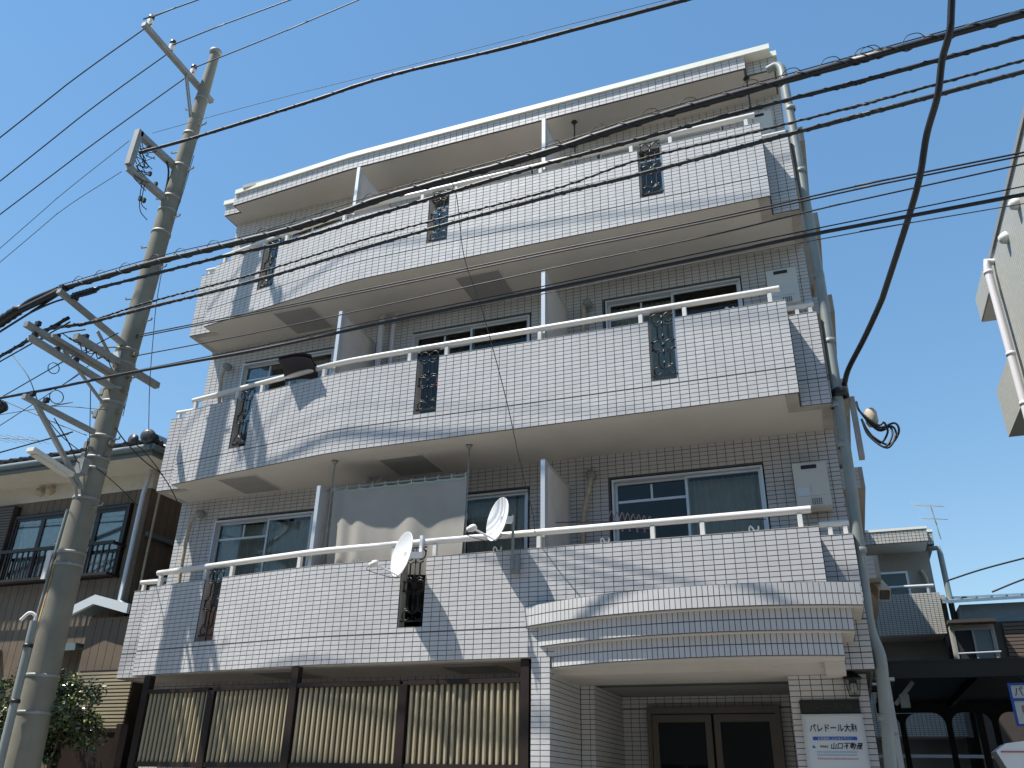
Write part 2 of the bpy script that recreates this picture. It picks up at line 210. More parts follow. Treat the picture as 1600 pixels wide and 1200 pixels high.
# ================= SETTING: ground, street =================
MB().box((-150,-150,-5.42),(150,150,-5.40)).build('ground',M['ground'],kind='structure')
MB().box((-60,-10.5,-5.40),(60,-3.2,-5.375)).build('road',M['asphalt'],kind='structure')
g=MB()
for k in range(-30,30): g.box((k*2,-3.2,-5.4),(k*2+1.985,-3.02,-5.27),.008)
g.build('kerb',M['paving'],kind='structure')
MB().box((-60,-3.02,-5.4),(60,-.9,-5.30)).build('pavement',M['paving'],kind='structure')
MB().box((-60,-3.45,-5.375),(60,-3.3,-5.371)).build('road_edge_line',M['signw'],kind='structure')
opp=mat('opposite_render',(.34,.31,.27),.85,var=.06,dirt=.2)
for x0,x1,h,lab in ((-30,-14.5,2.2,'dark rendered two storey house far left across the street'),(-13.5,-4.0,3.0,'rendered house across the street opposite the utility pole'),(-3.0,8.5,2.4,'rendered house across the street behind the viewer'),(9.8,26,3.4,'rendered block across the street to the right')):
    t=thing('opposite_house',((x0+x1)/2,-14,-5.3),lab,'house','houses across the street')
    MB().box((x0,-22,-5.4),(x1,-12.6,h)).build('wall',opp,t); MB().prism([(x0-.4,-22.4),(x1+.4,-22.4),(x1+.4,-12.1),(x0-.4,-12.1)],h,h+.18).build('roof',M['rooftile'],t)
    x=x0+1
    while x<x1-2:
        for zb in (-4.2,-1.4):
            wf=MB().box((x,-12.6,zb),(x+1.7,-12.54,zb+1.3)).build('window',M['alu'],t); MB().box((x+.06,-12.54,zb+.06),(x+.82,-12.53,zb+1.24)).build('pane',M['dark'],wf); MB().box((x+.88,-12.54,zb+.06),(x+1.64,-12.53,zb+1.24)).build('pane',M['dark'],wf)
        x+=3.1
# ================= TILES =================
TL=[]   # joined tiles: origin, u, v, n, w, h
HERO=[]
def tile(O,u,v,n,wd,ht,hero=False,g=.0034):
    (HERO if hero else TL).append((Vector(O),Vector(u),Vector(v),Vector(n),wd,ht,g))
def wall_tiles(O,u,n,W,H,tw=.1,th=.05,holes=(),hero=None,joint=None,v=(0,0,1)):
    """grid of tiles on a flat wall; O lower-left on grout face; holes = (u0,v0,u1,v1)"""
    O=Vector(O);u=Vector(u);v=Vector(v)
    nc=max(1,int(round(W/tw+.001))); nr=max(1,int(round(H/th)))
    cw=W/nc if abs(W/nc-tw)<.02 else tw
    for r in range(nr):
        for c in range(nc):
            a=c*cw; b=r*th; w_=min(cw,W-a); h_=min(th,H-b)
            if w_<.02: continue
            s=False
            for (h0,h1,h2,h3) in holes:
                if a+w_*.5>h0 and a+w_*.5<h2 and b+h_*.5>h1 and b+h_*.5<h3: s=True;break
            if s: continue
            hh=h_-.008 if joint is not None and r==joint-1 else h_
            tile(O+u*a+v*b,u,v,n,w_,hh,bool(hero and hero(r,c)))
# ================= FACADE PATH =================
V=[Vector((3.2,0,0))]; HD=[]
for j in range(83):
    a=math.radians(min(8,max(0,(j-51)*1.15)))
    HD.append(a); V.append(V[-1]+Vector((-math.cos(a),math.sin(a),0))*.1)
def nrm(j): a=HD[min(max(j,0),82)]; return Vector((-math.sin(a),-math.cos(a),0))
def off(i,d):   # point i moved inwards by d
    n=(nrm(i-1)+nrm(i)).normalized() if 0<i<83 else nrm(i if i<83 else 82)
    return V[i]-n*d
def ribbon(mb,i0,i1,z0,z1,d0=.006,d1=.15):
    poly=[off(i,d0) for i in range(i0,i1+1)]+[off(i,d1) for i in range(i1,i0-1,-1)]
    # keep only ends and the bend
    keep=[p for k,p in enumerate(poly)]
    mb.prism([(p.x,p.y) for p in keep],z0,z1)
SL=[(12,15),(41,44),(70,73)]
XL,XR=-5.48,3.5; YS=.36; YSL=.56; YW=1.1
LEV=(-2.5,0.0,2.5)
bld=thing('apartment_building',(0,1.1,-5.3),'four storey apartment building clad in pale grey mosaic tiles with three rows of balconies','building')
def PB(mb,name,m,parent=None,**k): return mb.build(name,m,parent or bld,**k)
WIN=[(.95,2.69,1.83),(-1.88,-.11,-.98),(-4.81,-3.19,-3.92)]
DIV=(.41,-2.51)
SL3=SL
for li,z0 in enumerate(LEV):
    SL=SL3[1:] if li==0 else SL3
    core=MB()
    ribbon(core,0,83,z0,z0+.35)
    prev=0
    for a,b in SL+[(83,83)]:
        if a>prev: ribbon(core,prev,a,z0+.35,z0+1.1)
        prev=b
    # right setback, its return, left setback and return
    core.box((3.05,.15,z0),(3.194,YS+.1,z0+1.1)); core.box((3.196,YS+.006,z0),(XR,YS+.12,z0+1.1)); core.box((XR-.12,YS+.12,z0),(XR,YW,z0+1.1))
    e=V[83]
    core.box((e.x+.02,e.y+.15,z0),(e.x+.14,YSL+.1,z0+1.1)); core.box((XL,YSL+.006,z0),(e.x+.02,YSL+.12,z0+1.1)); core.box((XL,YSL+.12,z0),(XL+.12,YW,z0+1.1))
    bal=core.build('balcony',M['grout'],bld)
    # painted inner lining, slot reveals, parapet tops
    lin=MB()
    def lining(i0,i1,z0_,z1_): ribbon(lin,i0,i1,z0_,z1_,.152,.165)
    prev=0
    for a,b in SL+[(83,83)]:
        lining(prev,a,z0+.2,z0+1.1); 
        if b>a: lining(a,b,z0+.2,z0+.35)
        prev=b
    for a,b in SL:
        for i,s in ((b,-1),(a,1)):
            p=off(i,.02);q=off(i,.15); t=(V[i+1]-V[i]).normalized() if i<83 else Vector((-1,0,0))
            w_=t*s*.004
            P4=[p,q,q+w_,p+w_]; lin.prism([(x.x,x.y) for x in P4],z0+.35,z0+1.1)
        poly=[off(i,.004) for i in range(a,b+1)]+[off(i,.15) for i in range(b,a-1,-1)]
        lin.prism([(p.x,p.y) for p in poly],z0+.35,z0+.354)
    lin.build('inner_lining',M['concrete'],bal)
    prev=0; capm=MB()
    for a,b in SL+[(83,83)]:
        ribbon(capm,prev,a,z0+1.1,z0+1.106,0,.165); prev=b
    capm.box((3.2,YS,z0+1.1),(XR+.002,YS+.13,z0+1.106)); capm.box((XL-.002,YSL,z0+1.1),(e.x,YSL+.13,z0+1.106))
    capm.build('parapet_top',M['concrete'],bal)
    # floor slab / soffit
    poly=[(off(i,.02).x,off(i,.02).y) for i in range(0,84)]
    poly=[(p[0] if k else 3.18,p[1]) for k,p in enumerate(poly)]
    poly+= [(e.x-.0,YSL+.02),(XL+.02,YSL+.02),(XL+.02,YW+.3),(XR-.02,YW+.3),(XR-.02,YS+.02),(3.18,YS+.02)]
    sf=MB().prism(poly,z0-.003,z0+.17).build('soffit',M['soffit'],bal)
    for q in (((3.06,.02,z0-.009),(3.185,YS+.03,z0-.003)),((3.06,YS+.031,z0-.009),(XR-.1,YS+.13,z0-.003)),((XR-.099,YS+.02,z0-.009),(XR,YW,z0-.003)),((XL,YSL+.02,z0-.009),(XL+.09,YW,z0-.003)),((XL+.091,YSL+.02,z0-.009),(e.x+.08,YSL+.1,z0-.003))):
        MB().box(*q).build('drip_edge',M['concrete'],bal)
    hx=[(-4.3,-3.7),(-1.85,-1.25)] if li==1 else ([(-3.83,-3.2),(-.93,-.31)] if li==2 else [(-3.3,-2.65),(-.85,-.23)])
    for x0,x1 in hx: 
        MB().box((x0,.4,z0-.011),(x1,1.02,z0-.003)).build('ceiling_hatch',M['hatch'],bal)
        fr=MB(); 
        for a_,b_ in (((x0-.02,.38),(x1+.02,.4)),((x0-.02,1.02),(x1+.02,1.04)),((x0-.02,.4),(x0,1.02)),((x1,.4),(x1+.02,1.02))): fr.box((*a_,z0-.014),(*b_,z0-.003))
        fr.build('hatch_frame',M['soffit'],bal)
    # tiles on the balcony front
    for j in range(83):
        O=off(j+1,.006); u=(V[j]-V[j+1]).normalized(); n=nrm(j)
        for r in range(22):
            if r>=7 and any(a<=j<b for a,b in SL): continue
            if li==0 and r<2 and 0<=j<27 and False: continue
            h=.05-(.009 if r==5 else 0)
            tile(O+Vector((0,0,z0+r*.05)),u,(0,0,1),n,.1,h,hero=(li==0 and j<13 and r>=9))
    wall_tiles((3.2,YS+.006,z0),(1,0,0),(0,-1,0),.3,1.1,joint=6)
    wall_tiles((XL,YSL+.006,z0),(1,0,0),(0,-1,0),e.x-XL,1.1,joint=6)
    # rail
    rz=z0+1.29; rl=[off(i,.07)+Vector((0,0,rz)) for i in (0,10,20,30,40,50,54,56,58,60,66,72,78,83)]
    rl[0].x=3.15; rl[-1]+= (rl[-1]-rl[-2]).normalized()*-.03
    rail=MB().tube(rl,.037,14); rail.tube([(3.2,YS+.07,rz-.06),(XR-.02,YS+.07,rz-.06)],.031,10); rail.tube([(XL+.02,YSL+.07,rz-.06),(e.x-.03,YSL+.07,rz-.06)],.031,10)
    hr=rail.build('handrail',M['white'],bal)
    for j in (1.6,10.9,15.9,28.1,40.3,45.4,58.3,69.2,73.8,82):
        i=int(j); p=off(i,.07)*(1-(j-i))+off(min(i+1,83),.07)*(j-i); t=(V[min(i+1,83)]-V[min(i,82)]).normalized()
        MB().box((p.x-.024,p.y-.024,z0+1.106),(p.x+.024,p.y+.024,rz-.035),.004).build('rail_post',M['white'],bal)
    for p in ((XR-.06,YS+.07),(3.3,YS+.07),(XL+.08,YSL+.07)): MB().box((p[0]-.022,p[1]-.022,z0+1.106),(p[0]+.022,p[1]+.022,rz-.09),.004).build('rail_post',M['white'],bal)
    # ornamental ironwork in the three slots
    for (a,b) in SL:
        m_=(a+b)/2; c=(off(int(m_),.045)+off(int(m_)+1,.045))/2; u=(V[a]-V[b]).normalized(); n=nrm(a)
        mb=MB()
        def P(x,z,y=0): return c+u*x+n*y+Vector((0,0,z0+.35+z))
        def T(pts,r=.0075): mb.tube([P(*p) for p in pts],r,6)
        def arc(cx,cz,rx,rz_,a0,a1,k=12): return [(cx+rx*math.cos(math.radians(a0+(a1-a0)*i/k)),cz+rz_*math.sin(math.radians(a0+(a1-a0)*i/k))) for i in range(k+1)]
        mb.bar(P(-.135,.075),P(.14,.075),.02,.016); mb.bar(P(-.13,.875),P(.13,.875),.018,.012)
        for s in (-1,1):
            T([(s*x,z) for x,z in arc(.075,.135,.045,.05,-150,150)],.007)
            T([(s*.012,.15),(s*.05,.2),(s*.10,.205)]); T([(s*.062,.2),(s*.062,.36)],.010)
            T([(s*.03,.375),(s*.062,.36),(s*.10,.38)])
            T([(s*x,z) for x,z in arc(.07,.45,.052,.062,-120,200,16)],.008)
            mb.lathe([(0,-.014),(.013,-.007),(.015,0),(.013,.007),(0,.014)],P(s*.122,.40),n,8); mb.lathe([(0,-.014),(.013,-.007),(.015,0),(.013,.007),(0,.014)],P(s*.122,.50),n,8)
            T([(s*.03,.53),(s*.06,.545),(s*.10,.53)]); T([(s*.06,.545),(s*.06,.70)],.010)
            T([(s*.02,.715),(s*.06,.70),(s*.10,.72)])
            T([(s*x,z) for x,z in arc(.07,.80,.05,.06,-140,170,14)],.008)
            mb.lathe([(0,-.012),(.013,-.006),(.013,.006),(0,.012)],P(s*.118,.83),n,8)
        for z in (.22,.36,.45,.56,.72,.8): mb.lathe([(0,-.045),(.011,-.012),(.014,0),(.011,.012),(0,.05)],P(0,z),(0,0,1),8)
        T([(0,.075),(0,.875)],.004)
        mb.build('ornamental_grille',M['iron'],bal)
    # partition boards between flats
    for dx in DIV:
        yb=.17 if dx>-2.4 else .2
        d=MB().box((dx-.012,yb+.05,z0+.2),(dx+.012,YW-.03,z0+2.11)).build('partition_panel',M['panel'],bal)
        f=MB(); f.box((dx-.025,yb-.05,z0+.2),(dx+.025,yb+.05,z0+2.14)); f.box((dx-.02,yb+.05,z0+2.11),(dx+.02,YW-.03,z0+2.14)); f.box((dx-.02,YW-.03,z0+.2),(dx+.02,YW-.0,z0+2.14))
        f.build('partition_frame',M['alu'],bal)
    # laundry pole hooks on the parapet
    for j in (6.2,21.5,33.5,50.5):
        i=int(j); p=off(i,.1); mb=MB(); a=[(-.035,0,.0),(-.045,0,.05),(-.03,0,.075),(-.01,0,.05),(.0,0,.03),(.03,0,.025),(.045,0,.05),(.04,0,.07)]
        mb.tube(catmull([p+Vector((x,y,z0+1.106+z)) for x,y,z in a],4),.009,6)
        if li==0 or j in(6.2,): mb.build('pole_hook',M['white'],bal)
# ================= BACK WALL OF THE BALCONIES =================
zt=5.0
holes=[]
for z0 in LEV:
    for a,b,c in WIN: holes.append((a-XL-.02,z0+.25+5.3,b-XL+.02,z0+2.18+5.3))
wm=MB(); ZB=-5.3
def rectwall(mb,x0,x1,zb,zt_,y0,y1,hs):
    xs=sorted({x0,x1,*[h[0] for h in hs],*[h[2] for h in hs]}); zs=sorted({zb,zt_,*[h[1] for h in hs],*[h[3] for h in hs]})
    for i in range(len(xs)-1):
        for k in range(len(zs)-1):
            cx=(xs[i]+xs[i+1])/2; cz=(zs[k]+zs[k+1])/2
            if any(h[0]<cx<h[2] and h[1]<cz<h[3] for h in hs): continue
            mb.box((xs[i],y0,zs[k]),(xs[i+1],y1,zs[k+1]))
hs=[(a-.02,z0+.25,b+.02,z0+2.18) for z0 in LEV for a,b,c in WIN]
rectwall(wm,XL,XR,-2.33,5.0,YW+.006,YW+.12,hs)
rectwall(wm,XL,.33,ZB,-2.33,YW+.006,YW+.12,[])
wm.box((XL,YW+.12,ZB),(XL+.1,16.2,5.0)); wm.box((XR-.1,YW+.12,-2.5),(XR,16.2,5.0)); wm.box((XL+.1,16.1,ZB),(XR-.1,16.2,5.0))
wm.build('wall',M['grout'],bld)
MB().box((XL+.1,2.6,-2.3),(XR-.1,2.65,4.9)).build('dark_room_sheet',M['dark'],bld)  # near-black sheet standing in for the unlit rooms behind the windows
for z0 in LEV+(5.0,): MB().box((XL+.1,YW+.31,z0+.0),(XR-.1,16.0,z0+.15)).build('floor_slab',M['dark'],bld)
H=[(a,b,c,d) for a,b,c,d in [(h[0]-XL,h[1],h[2]-XL,h[3]) for h in hs]]
for k,z0 in enumerate(LEV):
    zb=z0+.2; wall_tiles((XL,YW+.006,zb),(1,0,0),(0,-1,0),XR-XL,(2.3 if k<2 else 2.3),holes=[(a,b-zb,c,d-zb) for a,b,c,d in H])
wall_tiles((XL,YW+.006,-3.6),(1,0,0),(0,-1,0),.3-XL,1.1)
# windows
for k,z0 in enumerate(LEV):
    for wi,(a,b,c) in enumerate(WIN):
        zb,zt_=z0+.27,z0+2.16; fr=MB(); y0,y1=YW-.012,YW+.10
        for q in (((a-.0,zb),(a+.022,zt_)),((b-.022,zb),(b,zt_)),((a+.022,zt_-.024),(b-.022,zt_)),((a+.022,zb),(b-.022,zb+.03))): fr.box((q[0][0],y0,q[0][1]),(q[1][0],y1,q[1][1]))
        wo=fr.build('window',M['alu'],bld)
        for s,(x0,x1,yy) in enumerate(((a+.023,c+.02,YW+.055),(c-.02,b-.023,YW+.025))):
            f=MB()
            for q in (((x0,zb+.03),(x0+.03,zt_-.026)),((x1-.03,zb+.03),(x1,zt_-.026)),((x0+.03,zt_-.055),(x1-.03,zt_-.026)),((x0+.03,zb+.03),(x1-.03,zb+.08))): f.box((q[0][0],yy,q[0][1]),(q[1][0],yy+.024,q[1][1]))
            if s==0:
                f.box((x0+.035,yy+.002,z0+1.88),(x1-.035,yy+.02,z0+1.91)); f.box(((x0+x1)/2-.012,yy+.002,z0+1.91),((x0+x1)/2+.012,yy+.02,zt_-.075))
            f.build('sash',M['alu'],wo)
            MB().box((x0+.03,yy+.010,zb+.06),(x1-.03,yy+.014,zt_-.06)).build('pane',M['glass'],wo)
            if (k,wi,s) in ((0,0,1),(0,2,1),(0,2,0),(1,2,1),(1,0,0),(0,1,1)):
                cu=MB(); n=60; top=zt_-.05
                Vv=[];yy2=YW+.17
                for i in range(n+1):
                    x=x0+.02+(x1-x0-.04)*i/n; d=.012*math.sin(i*1.25)+.006*math.sin(i*.53+s)
                    Vv+=[(x,yy2+d,zb),(x,yy2+d*.7,top)]
                cu.add(Vv,[(2*i,2*i+2,2*i+3,2*i+1) for i in range(n)],True); cu.build('net_curtain',M['curtain'] ,wo)
# ================= ROOF =================
R0=[(3.12,.48)]+[( -2.6,.50),(-2.95,.505),(-3.35,.53),(-5.24,.66)]
RL=[(-5.24,.86),(-5.56,.86)]
roof_poly=[(3.12,.48),(-2.6,.50),(-2.95,.505),(-3.35,.53),(-5.24,.66),(-5.24,.84),(-5.56,.84),(-5.56,16.3),(3.5,16.3),(3.5,.62),(3.12,.62)]
ins=lambda P,d:[(x+(-d if x>0 else d),y+(d if y<5 else -d)) for x,y in P]
rf=MB().prism(ins(roof_poly,.006),5.003,5.21).build('roof',M['grout'],bld)
MB().prism(ins(roof_poly,.03),4.995,5.003).build('roof_soffit',M['soffit'],rf)
cp=MB()
for k in range(len(roof_poly)):
    p=Vector((*roof_poly[k],0));q=Vector((*roof_poly[(k+1)%len(roof_poly)],0)); d=(q-p).normalized(); nn=Vector((d.y,-d.x,0))
    if (k in (6,7,8)): pass
cp.prism([(3.45,.45),(-2.6,.47),(-2.95,.475),(-3.35,.50),(-5.22,.63),(-5.22,.81),(-5.59,.81),(-5.59,16.33),(3.53,16.33),(3.53,.60),(3.45,.60)],5.215,5.30)
cp.build('coping',M['cap'],rf)
MB().box((-5.05,.60,5.27),(-4.55,.72,5.335)).build('coping_patch',M['steel'],rf)
def fascia(p,q,zb,h,th=.05):
    p=Vector((*p,0));q=Vector((*q,0)); u=(q-p).normalized(); n=Vector((u.y,-u.x,0))
    wall_tiles(p-n*.006+Vector((0,0,zb)),u,n,(q-p).length,h,th=th)
F_=[(-5.24,.66),(-3.35,.53),(-2.95,.505),(-2.6,.50),(3.12,.48)]
for a,b in zip(F_[:-1],F_[1:]): fascia(a,b,5.003,.21,.0525)
fascia((3.12,.62),(3.5,.62),5.003,.21,.0525); fascia((-5.56,.84),(-5.24,.84),5.003,.21,.0525)
# side slab ends stepping down behind the downpipe
for z in (4.78,3.29,2.01,.83,-.30,-1.32):
    yb=1.6
    s_=MB().box((3.505,yb+.006,z-.25),(3.75,7.0,z)); s_.box((3.502,yb+.10,z-1.05),(3.56,7.0,z-.25))
    s_.build('side_ledge',M['concrete'],bld)
    wall_tiles((3.505,yb+.006,z-.25),(1,0,0),(0,-1,0),.245,.25)
# ================= ENTRANCE =================
CX,CY,RR=2.17,3.34,3.85
def arcpts(R,x0,x1,n):
    o=[]
    for i in range(n+1):
        x=x0+(x1-x0)*i/n; o.append(Vector((x,CY-math.sqrt(max(R*R-(x-CX)**2,0)),0)))
    return o
cano=None
for ti,(zb,zt_,x0,x1,R) in enumerate(((-2.2,-2.0,.26,3.47,RR),(-2.4,-2.203,.36,3.37,RR-.075),(-2.6,-2.403,.47,3.26,RR-.15))):
    # equal-arc tile columns 0.05 wide
    a0=math.asin((x0-CX)/R); a1=math.asin((x1-CX)/R); n=int(round((a1-a0)*R/.05))
    P=[Vector((CX+R*math.sin(a0+(a1-a0)*i/n),CY-R*math.cos(a0+(a1-a0)*i/n),0)) for i in range(n+1)]
    Q=[Vector((CX+(R-.006)*math.sin(a0+(a1-a0)*i/n),CY-(R-.006)*math.cos(a0+(a1-a0)*i/n),0)) for i in range(n+1)]
    back=YS if x1>3.2 else YS
    poly=[(p.x,p.y) for p in Q]+[(x1-.003,YS+.0),(3.21,YS+.0),(3.21,.1),(x0,.1+.0)]
    if poly[0][1]>.1: poly=poly[:-1]+[(x0,poly[0][1]+.01)]
    mb=MB().prism(poly,zb,zt_)
    o_=mb.build('entrance_canopy' if ti==0 else 'canopy_tier',M['grout'],bld if ti==0 else cano)
    if ti==0: cano=o_
    for i in range(n):
        u=(P[i+1]-P[i]).normalized(); nn=Vector((u.y,-u.x,0))
        for r in range(2): tile(Q[i]+Vector((0,0,zb+r*.1)),u,(0,0,1),nn,(P[i+1]-P[i]).length,.098,hero=(ti==0 and i%1==0))
    poly2=[(p.x,p.y+.012) for p in Q]+[(x1-.02,YS),(3.21,YS),(3.21,.5),(x0+.02,.5)]
    if poly2[0][1]<.5: MB().prism(poly2,zb-.012,zb-.002).build('canopy_soffit',M['soffit'],cano)
MB().box((3.08,.05,-2.70),(3.25,.55,-2.613)).build('canopy_bracket',M['soffit'],cano)
# side block right of the canopy
sb=MB().box((3.2,YS+.006,-3.0+.35),(XR,YS+.2,-2.503)); sb.build('side_block',M['grout'],bld); wall_tiles((3.2,YS+.006,-2.65),(1,0,0),(0,-1,0),.3,.147)
# left pillar, beam, recess walls
mb=MB(); mb.box((.336,.006,ZB),(.524,1.06,-2.503)); mb.box((.524,1.066,ZB),(.69,1.3,-2.503)); mb.box((.56,1.3,ZB),(.69,2.3,-2.503))
mb.box((.524,1.068,-2.66),(2.72,1.3,-2.50)); mb.box((2.726,.606,ZB),(3.42,2.3,-2.503)); mb.box((.69,2.306,-2.79),(2.726,2.45,-2.503)); mb.box((.69,2.306,ZB),(1.0,2.45,-2.79)); mb.box((2.5,2.306,ZB),(2.726,2.45,-2.79))
mb.build('entrance_wall',M['grout'],bld)
MB().box((.69,1.3,-2.66),(2.726,2.3,-2.62)).build('entrance_ceiling',M['hatch'],bld)
MB().box((.524,.15,-2.66),(3.2,1.066,-2.61)).build('porch_ceiling',M['soffit'],bld)
wall_tiles((.33,.006,-5.3),(1,0,0),(0,-1,0),.2,2.8)
wall_tiles((.524,.0,-5.3),(0,1,0),(1,0,0),1.06,2.7)
wall_tiles((.53,1.066,-5.3),(1,0,0),(0,-1,0),.16,2.64)
wall_tiles((.69,1.066,-5.3),(0,1,0),(1,0,0),1.24,2.64)
wall_tiles((.69,1.066,-2.655),(1,0,0),(0,-1,0),2.03,.05); 
wall_tiles((2.72,.606,-5.3),(1,0,0),(0,-1,0),.7,2.64)
wall_tiles((2.726,2.3,-5.3),(0,-1,0),(-1,0,0),1.7,2.64)
wall_tiles((.69,2.306,-2.79),(1,0,0),(0,-1,0),2.03,.13)
wall_tiles((.69,2.306,-5.3),(1,0,0),(0,-1,0),.3,2.5); wall_tiles((2.5,2.306,-5.3),(1,0,0),(0,-1,0),.22,2.5)
# entrance doors
dm=mat('door_bronze_aluminium',(.15,.13,.11),.45,metal=.4)
f=MB()
f.box((1.0,2.2,-2.86),(2.5,2.3,-2.79)); f.box((1.0,2.2,ZB),(1.05,2.3,-2.86)); f.box((2.45,2.2,ZB),(2.5,2.3,-2.86))
dr_=f.build('entrance_door_frame',dm,bld)
for x0,x1 in ((1.052,1.735),(1.765,2.448)):
    f=MB()
    for q in ((x0,ZB+.02,x0+.07,-2.87),(x1-.07,ZB+.02,x1,-2.87),(x0+.07,-2.95,x1-.07,-2.87),(x0+.07,ZB+.02,x1-.07,ZB+.2)): f.box((q[0],2.23,q[1]),(q[2],2.27,q[3]))
    f.build('door_leaf',dm,dr_)
    MB().box((x0+.06,2.245,ZB+.1),(x1-.06,2.252,-2.9)).build('door_glass',M['glass'],dr_)
    hx=x1-.035 if x0<1.2 else x0+.035
    MB().box((hx-.012,2.17,-3.95),(hx+.012,2.185,-3.62),.004).box((hx-.012,2.185,-3.94),(hx+.012,2.23,-3.92)).box((hx-.012,2.185,-3.65),(hx+.012,2.23,-3.63)).build('door_handle',M['black'],dr_)
MB().box((.33,-.4,ZB-.05),(2.72,4.4,ZB+.012)).build('unseen_dark_floor',M['plate'],bld)  # unseen dark floor, added to cut bounce light in the entrance recess
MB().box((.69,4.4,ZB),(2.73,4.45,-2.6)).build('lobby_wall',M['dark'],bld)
# white balcony drain stacks
for x in (-2.32,-2.12):
    for z0 in (-2.5,0): MB().tube([(x,.93,z0+.17),(x,.93,z0+2.4),(x,.98,z0+2.5)],.045 if x<-2.2 else .03,10).build('balcony_drainpipe',M['greyw'],bld)
# emit the tiles
def unit():
    m=MB(); a,b,c=.045,.0,.006; s=.0015
    m.add([(0,0,0),(1,0,0),(1,1,0),(0,1,0),(.006,.012,1),(.994,.012,1),(.994,.988,1),(.006,.988,1)],[(4,5,6,7),(0,1,5,4),(1,2,6,5),(2,3,7,6),(3,0,4,7)]); return m
U=np.array(unit().v); UF=np.array(unit().f)
hero=HERO[:300]; TL+=HERO[300:]
um=bpy.data.meshes.new('tile'); um.from_pydata([tuple(v) for v in U],[],[tuple(f) for f in UF]); um.materials.append(M['tile']); um.shade_flat(); um.update()
DEP=.003
for (O,u,v,n,w_,h_,g) in hero:
    o=bpy.data.objects.new('tile',um); COL.objects.link(o)
    O2=O+u*g+v*g; mx=Matrix.Identity(4)
    for i,(ax,s) in enumerate(((u,w_-2*g),(v,h_-2*g),(n,DEP))): mx.col[i]=Vector((*(ax*s),0))
    mx.col[3]=Vector((*(O2-ORG[bld.name]),1)); o.parent=bld; o.matrix_local=mx
A=np.array([[*O,*u,*v,*n,w_,h_,g] for O,u,v,n,w_,h_,g in TL])
O=A[:,0:3];u=A[:,3:6];v=A[:,6:9];n=A[:,9:12];w_=A[:,12:13];h_=A[:,13:14];g=A[:,14:15]
O=O+u*g+v*g; tiltu=rng.normal(0,.0012,(len(A),1)); 
P=O[:,None,:]+u[:,None,:]*((w_-2*g)[:,None,:]*U[None,:,0:1])+v[:,None,:]*((h_-2*g)[:,None,:]*U[None,:,1:2])+n[:,None,:]*(DEP*U[None,:,2:3])
jit=rng.normal(0,.00035,(len(A),8,1))*U[None,:,2:3]
P=P+n[:,None,:]*jit
P=P.reshape(-1,3)-np.array(ORG[bld.name])
F=(UF[None]+np.arange(len(A))[:,None,None]*8).reshape(-1,4)
me=bpy.data.meshes.new('tile_cladding'); me.vertices.add(len(P)); me.vertices.foreach_set('co',P.ravel()); me.loops.add(F.size); me.loops.foreach_set('vertex_index',F.ravel().astype(np.int32)); me.polygons.add(len(F)); me.polygons.foreach_set('loop_start',np.arange(0,F.size,4,dtype=np.int32)); me.polygons.foreach_set('loop_total',np.full(len(F),4,dtype=np.int32)); me.update(calc_edges=True); me.validate(); me.shade_flat(); me.materials.append(M['tile'])
o=bpy.data.objects.new('tile_cladding',me); COL.objects.link(o); o.parent=bld; o['kind']='stuff'
print('TILES',len(A),len(hero))
# ================= THINGS ON AND BESIDE THE BUILDING =================
def single(mb,name,m,label,cat,group=None,loc=None,kind=None):
    if loc is None:
        a=np.array([tuple(v) for v in mb.v]); loc=(a[:,0].mean(),a[:,1].mean(),a[:,2].min())
    return mb.build(name,m,None,loc=loc,label=label,cat=cat,group=group,kind=kind)
# right hand downpipe
dp=thing('downpipe',(3.57,.45,-5.3),'tall grey green downpipe running up the right edge of the tiled apartment building','downpipe')
m=MB().tube(catmull([(3.38,.52,4.90),(3.50,.5,4.92),(3.56,.48,4.82),(3.565,.46,4.6)],5),.054,14)
m.tube([(3.565,.46,4.62),(3.59,.45,1.5),(3.555,.45,-1.0),(3.51,.45,-2.2)],.054,14); m.tube(catmull([(3.51,.45,-2.2),(3.515,.45,-2.33),(3.555,.44,-2.52),(3.552,.44,-2.7)],5),.057,14); m.tube([(3.552,.44,-2.7),(3.37,.44,-5.3)],.054,14)
m.tube([(3.42,.5,-2.33),(3.49,.46,-2.34),(3.54,.45,-2.42)],.05,12)
m.build('pipe',M['pipe'],dp)
for z in (4.1,3.1,1.6,.75,0,-.45,-1.55,-3.05,-3.5): MB().lathe([(.053,-.03),(.061,-.028),(.061,.028),(.053,.03)],(3.585 if z>0 else (3.54 if z>-2 else 3.54-(-2.7-z)*.07),.45,z),n=14).build('pipe_band',M['pipe'],dp)
for z in (3.0,.35,-1.1,-3.2): MB().box((3.46,.44,z),(3.60,.46,z+.025)).build('wall_bracket',M['steel'],dp)
# thin metal post beside pipe
p=thing('metal_post',(3.66,1.5,-5.3),'slim grey capped metal post behind the foot of the big downpipe','post')
MB().box((3.60,1.47,-5.3),(3.655,1.53,-2.63)).build('shaft',M['alu'],p); MB().box((3.55,1.45,-2.63),(3.70,1.55,-2.60)).build('post_cap',M['alu'],p)
# beige duct outlet right
d=thing('exhaust_duct',(3.66,1.9,-1.6),'beige square duct outlet pointing down beside the downpipe','duct')
MB().bar((3.58,2.35,-1.28),(3.76,1.75,-1.72),.13,.13).build('duct_body',M['hose'],d); MB().bar((3.755,1.77,-1.705),(3.765,1.735,-1.73),.10,.10).build('duct_opening',M['black'],d)
